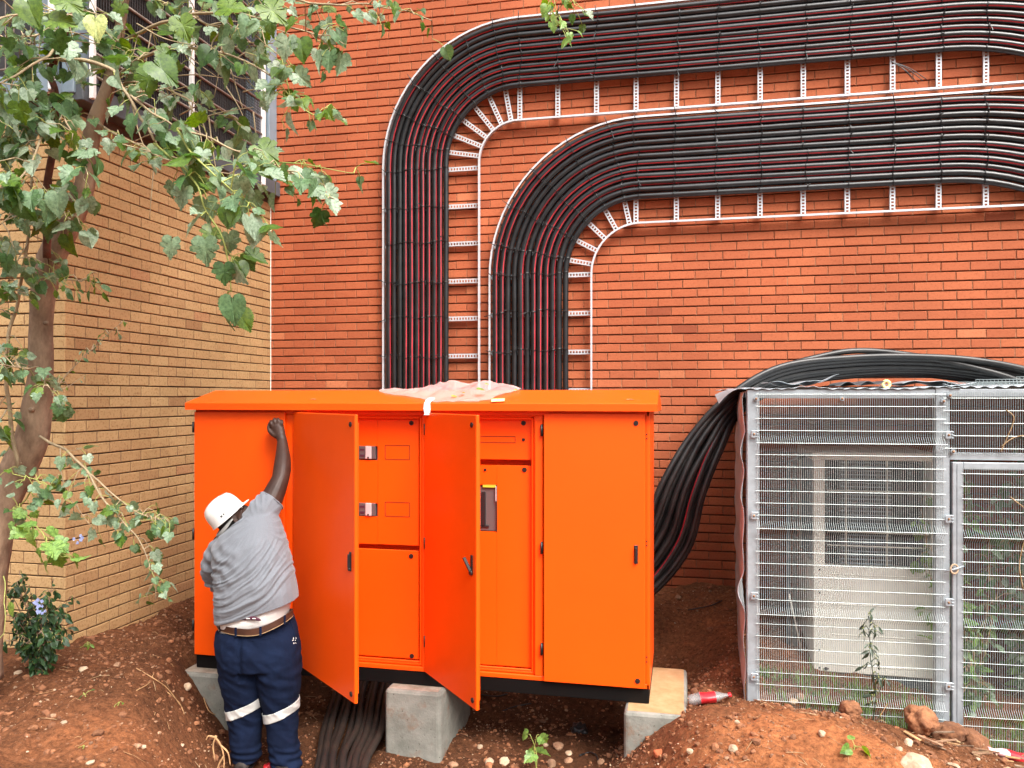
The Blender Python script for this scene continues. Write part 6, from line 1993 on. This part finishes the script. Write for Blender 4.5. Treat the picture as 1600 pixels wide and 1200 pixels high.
def stones():
    rr = random.Random(15)
    L_ = [(833, 848 + 216, 0)]
    spec = [  # px, py, radius px, material, label
        (832, 1068 - 0, 0, '', ''),
    ]
    big = [(292, 1076, 9, 'stone_pale', 'flat pale stone on the dark slope left of the worker'), (130, 1047, 8, 'stone_pale', 'pale orange stone on the soil between the tree and the worker'),
           (183, 1040, 7, 'stone_brown', 'brown stone on the left slope near the wall corner'), (28, 1052, 6, 'stone_pale', 'pale stone near the tree foot at far left'),
           (100, 1130, 5, 'stone_pale', 'small pale stone alone on the left soil'), (215, 1167, 7, 'stone_brown', 'brown stone at the bottom of the left slope'),
           (222, 1168, 6, 'stone_pale', 'pale stone touching the brown one at the bottom of the left slope'), (284, 1166, 5, 'stone_pale', 'white pebble near the roots by the worker'),
           (142, 1193, 8, 'stone_pale', 'yellowish stone at the bottom edge left'), (872, 1168, 10, 'stone_brown', 'reddish stone, largest in the pit under the cabinet'),
           (852, 1165, 5, 'stone_pale', 'round beige stone left of the reddish one in the pit'), (888, 1178, 6, 'stone_pale', 'beige stone right of the reddish one in the pit'),
           (888, 1190, 8, 'stone_brown', 'brown stone below the beige one in the pit'), (750, 1168, 6, 'stone_pale', 'white stone on the pit floor beside the middle block'),
           (765, 1192, 9, 'stone_pale', 'white stone at the bottom edge, left of the pair'), (788, 1192, 10, 'stone_pale', 'white stone at the bottom edge, right of the pair'),
           (708, 1196, 8, 'stone_brown', 'brown stone at the foot of the middle concrete block'), (862, 1196, 10, 'stone_brown', 'dark stone at the bottom centre under the sapling'),
           (1250, 1092, 10, 'stone_brown', 'brown stone at the foot of the cage mesh'), (1240, 1098, 8, 'stone_pale', 'pale stone below the brown one at the cage foot'),
           (1284, 1148, 8, 'stone_pale', 'pale stone on the orange mound'), (1145, 1172, 8, 'stone_pale', 'yellow stone on the orange mound at its left'),
           (1078, 1175, 6, 'stone_pale', 'small yellow stone low on the left of the mound'), (1152, 1130, 5, 'stone_pale', 'small pale stone below the crushed bottle'),
           (1405, 1172, 6, 'stone_pale', 'pale stone on the right slope of the mound'), (1419, 1163, 10, 'stone_pale', 'yellow flat stone on the right slope of the mound'),
           (1135, 1165 + 20, 5, 'stone_brown', 'small brown stone at the bottom of the mound'), (1175, 1090, 8, 'clod', 'clod of soil at the corner post of the cage'),
           (1085, 1082, 7, 'clod', 'clod of soil beside the tan concrete block'), (1440, 1130, 24, 'clod', 'big round clod of red soil in front of the cage post'),
           (1483, 1150, 24, 'clod', 'big clod of soil at the foot of the gate frame'), (1470, 1168, 18, 'stone_brown', 'brown rock below the clod by the gate'),
           (1518, 1172, 30, 'clod', 'largest rounded clod of soil leaning on the gate'), (1330, 1112, 16, 'clod', 'flat clod of soil at the foot of the dark weed'),
           (1490, 1198, 10, 'stone_pale', 'white stone at the bottom edge near the gate'), (1430, 1204, 34, 'stone_pale', 'pale lumpy rock cut by the bottom edge of the view'),
           (940, 1192, 7, 'stone_brown', 'brown stone at the left foot of the mound'), (1005, 1150, 9, 'clod', 'clod of soil against the right concrete block'),
           (1060, 935, 5, 'stone_brown', 'stone on the soil bank behind the cabinet'), (1110, 985, 6, 'clod', 'clod on the soil bank behind the cabinet')]
    for i, (px, py, r_, m, lab) in enumerate(big):
        q = on_ground(px, py)
        if px > 1300 and r_ >= 14 and py < 1190: q = PT(px, py, 4.66)
        t_ = q.dot(FW)
        mb = rock(q, r_ * t_ / FPX, m, i * 3.1, rr, 3 if r_ > 14 else 2)
        nm = 'soil_clod' if m == 'clod' else 'stone'
        tag(mb.build(nm), lab, 'clod' if m == 'clod' else 'stone', 'clods of soil lying about' if m == 'clod' else 'stones lying on the soil')
    # uncountable gravel and crumbs
    g = MB(); rr = random.Random(22)
    vs1, fs1 = ico(1)
    def put(x, y, r_, m):
        z = H(x, y); rot = Matrix.Rotation(rr.uniform(0, 6), 3, 'Z'); sx, sy, sz = r_ * rr.uniform(.8, 1.4), r_ * rr.uniform(.6, 1.), r_ * rr.uniform(.45, .9)
        k = rr.uniform(0, 50)
        out = []
        for v in vs1:
            w = Vector(v) * (1 + .35 * noise.noise(Vector(v) * 1.5 + Vector((k, 0, 0))))
            out.append(rot @ Vector((w.x * sx, w.y * sy, w.z * sz)) + Vector((x, y, z + sz * .3)))
        g.add(out, fs1, M[m], rr.random())
    for k in range(24000):
        reg = rr.random()
        if reg < .40: x = rr.uniform(-4.3, -2.2); y = rr.uniform(3.3, 6.9)
        elif reg < .60: x = rr.uniform(-2.2, -.2); y = rr.uniform(4.4, 6.2)
        elif reg < .92: x = rr.uniform(-.4, 2.4); y = rr.uniform(3.4, 5.3)
        else: x = rr.uniform(-.3, .5); y = rr.uniform(5.3, 7.5)
        cl = noise.noise(Vector((x * 2.2, y * 2.2, 7)))
        if cl < rr.uniform(-.5, .35): continue
        r_ = min(.022, .0020 + rr.expovariate(1 / .0030))
        q = rr.random()
        m = 'clod' if q < .72 else ('stone_brown' if q < .87 else 'stone_pale')
        if m == 'clod': r_ *= 1.5
        if m == 'stone_pale': r_ *= .62
        put(x, y, r_, m)
    tag(g.build('gravel', origin=(0, 4.5, -2)), kind='stuff', label='scattered pebbles and crumbs of red soil')
    # straw, chips and dead twigs
    s = MB(); rr = random.Random(31)
    for k in range(150):
        if rr.random() < .55: x = rr.uniform(.2, 2.2); y = rr.uniform(3.6, 5.1)
        else: x = rr.uniform(-4.2, -2.4); y = rr.uniform(3.4, 6.2)
        a = rr.uniform(0, 6.28); l = rr.uniform(.02, .11)
        p = [Vector((x + math.cos(a) * l * u, y + math.sin(a) * l * u, 0)) for u in (-.5, 0, .5)]
        for v in p: v.z = H(v.x, v.y) + .005
        p[1].z += rr.uniform(0, .01)
        s.tube(p, rr.uniform(.0008, .0018), M['straw'] if rr.random() < .7 else M['root'], n=5)
    for k in range(30):
        p = CW(rr.uniform(.75, 1.5), rr.uniform(-.42, -.06), 0); a = rr.uniform(-1.2, .7); l = rr.uniform(.04, .17)
        c = Vector((p.x, p.y, H(p.x, p.y) + rr.uniform(.005, .035)))
        s.beam(c, c + Vector((math.cos(a) * l, math.sin(a) * l * .6, rr.uniform(-.02, .03))), rr.uniform(.003, .022), .005, M[rr.choice(('straw', 'root', 'bark', 'stone_brown'))])
    tag(s.build('dry_litter', origin=(0, 4.5, -2)), kind='stuff', label='dry straw, wood chips and twigs scattered on the soil')
stones()

def litter():
    rr = random.Random(2)
    # crushed bottle with red label
    q = on_ground(1108, 1098); root = empty('plastic_bottle', q, 'crushed clear bottle with a red label beside the tan concrete block', 'bottle', 'discarded bottles')
    ax = (RT + Vector((0, 0, .12))).normalized()
    def bottle(root, q, ax, sc, mats, seed, fat=1.15):
        secs = [(-.13, .006), (-.125, .024), (-.10, .030), (-.05, .031), (-.01, .028), (.04, .030), (.07, .024), (.10, .013), (.12, .011), (.125, .013), (.14, .013)]
        up = Vector((0, 0, 1)); sd = ax.cross(up).normalized(); uu = sd.cross(ax)
        def ring(s_, r_):
            return [q + ax * s_ * sc + (sd * math.cos(a) + uu * (math.sin(a) * .72)) * r_ * sc * fat * (1 + .34 * noise.noise(Vector((math.cos(a) * 2, math.sin(a) * 2, s_ * 30 + seed)))) + uu * .022 * sc for a in [i * 2 * math.pi / 18 for i in range(18)]]
        m = MB(); m.loft([ring(*s_) for s_ in secs[:4]], M[mats[0]], caps=False); m.build('bottle_body', root); m = MB(); m.loft([ring(*s_) for s_ in secs[5:9]], M[mats[0]], caps=False); m.build('bottle_neck', root)
        l = MB(); l.loft([ring(s_, r_ * 1.02) for s_, r_ in ((-.055, .031), (-.03, .030), (-.01, .029), (.04, .031))], M[mats[1]], caps=False); l.build('bottle_label', root)
        c = MB(); c.loft([ring(*s_) for s_ in secs[8:]], M[mats[2]]); c.build('bottle_cap', root)
    bottle(root, q + Vector((0, 0, .012)), ax, 1.0, ('clearplastic', 'bottle_red', 'bottle_red'), 3, fat=1.35)
    q = on_ground(1582, 1188); root = empty('plastic_bottle', q, 'pink and white crushed bottle at the bottom right corner below the gate', 'bottle', 'discarded bottles')
    bottle(root, q, (-RT + Vector((0, 0, .28))).normalized(), 1.15, ('bottle_pink', 'bottle_red', 'bottle_pink'), 8)
    # dark crumpled bag in the pit
    q = on_ground(905, 1146); b = MB(); b.ball(q + Vector((0, 0, .02)), (.055, .05, .04), M['black'], sub=4, jit=0)
    b.v = [tuple(Vector(v) + (Vector(v) - q).normalized() * .030 * abs(noise.noise((Vector(v) - q) * 32))) for v in b.v]
    tag(b.build('plastic_bag'), 'crumpled dark shiny plastic bag on the shaded pit floor', 'bag')
    b = MB(); q = on_ground(425, 1198) ; b.ball(q + Vector((0, -.04, .02)), (.03, .03, .02), M['bottle_red'], sub=3, jit=.5)
    tag(b.build('red_wrapper'), 'small red wrapper on the ground between the worker boots', 'wrapper')
    # red brick shard
    q = on_ground(1030, 1180); b = MB(); b.box(q + Vector((0, 0, .01)), (.06, .045, .03), M['red_brick'], .006, Matrix.Rotation(.5, 3, 'Z') @ Matrix.Rotation(.3, 3, 'X'))
    tag(b.build('brick_shard'), 'broken piece of red brick on the soil at the left of the mound', 'brick')
    # roots beside the worker
    r_ = MB()
    o = on_ground(338, 1150)
    for pts in (((335, 1150), (345, 1165), (350, 1185), (349, 1210)), ((338, 1150), (333, 1165), (336, 1190)), ((349, 1182), (342, 1195), (336, 1215)), ((336, 1152), (326, 1150), (322, 1156)), ((345, 1165), (356, 1176), (360, 1196))):
        P_ = [PT(x, y, 4.42) for x, y in pts]
        r_.tube(smooth(P_, 5), [lerp(.006, .003, i / (5 * (len(P_) - 1))) for i in range(5 * (len(P_) - 1) + 1)], M['root'], n=6)
    tag(r_.build('tree_root'), 'thick torn pale root sticking out of the soil beside the worker', 'root')
    for pts, lab in ((((213, 1046), (240, 1062), (262, 1078), (285, 1108)), 'longest thin root lying across the dark slope left of the worker'), (((262, 1084), (280, 1100), (288, 1118)), 'short thin root below the long one on the slope left of the worker'), (((213, 1081), (232, 1070), (240, 1055)), 'thin root crossing the upper part of the long one on the left slope'), (((318, 1092), (326, 1112), (338, 1118), (342, 1108)), 'looped thin root close to the half buried block')):
        r_ = MB(); P_ = []
        for x, y in pts:
            q = on_ground(x, y); P_.append(q + Vector((0, 0, .008)))
        r_.tube(smooth(P_, 5), .003, M['root'], n=5)
        tag(r_.build('tree_root'), lab, 'root', 'fine roots exposed on the left slope')
    for pts, lab in ((((750, 1087), (775, 1090), (793, 1086)), 'short black cable offcut in the shade just right of the open door bottom'), (((785, 1113), (805, 1106), (830, 1101)), 'straight black cable offcut on the slope of the pit under the cabinet'), (((905, 1183), (920, 1178), (930, 1181), (935, 1190)), 'curved black cable offcut on the pit floor left of the right block'), (((1075, 955), (1110, 948), (1128, 940)), 'thin black cable offcut on the soil bank against the red wall')):
        r_ = MB()
        P_ = [on_ground(x, y) + Vector((0, 0, .01)) for x, y in pts]
        r_.tube(smooth(P_, 5), .005, M['black'], n=6)
        tag(r_.build('cable_offcut'), lab, 'offcut')
    # leaves fallen on the roof
    lf = MB(); rr = random.Random(6)
    for px, py, s_ in ((705, 619, .05), (716, 625, .035), (722, 613, .05), (744, 608, .07), (757, 600, .04), (803, 609, .035), (710, 630, .05)):
        d = ray(px, py); q = d * (5.08 / d.y); q.z = roof_z(5.08) + .035
        leaf(lf, onY(px, py, 5.0), (rr.uniform(-1, 1), .6, 0), (0, -.8, 1), s_, M['leaf_weed'], rr.random(), rr, OVAL, fold=.2, droop=.1)
    tag(lf.build('fallen_leaf'), 'green leaves fallen on the plastic sheet on the roof', 'leaf')
    for px, py, lab in ((484, 622, 'dry leaf on the left part of the cabinet roof'), (978, 612, 'dry leaf on the right part of the cabinet roof')):
        lf = MB(); q = onY(px, py, 5.02); q.z = roof_z(5.02) + .004
        leaf(lf, q, (1, .2, .02), (0, -.3, 1), .055, M['straw'], .5, rr, LANCE, fold=.3, droop=.05)
        tag(lf.build('dry_leaf'), lab, 'leaf')
litter()

for o in bpy.data.objects:
    if '_loc' in o: del o['_loc']
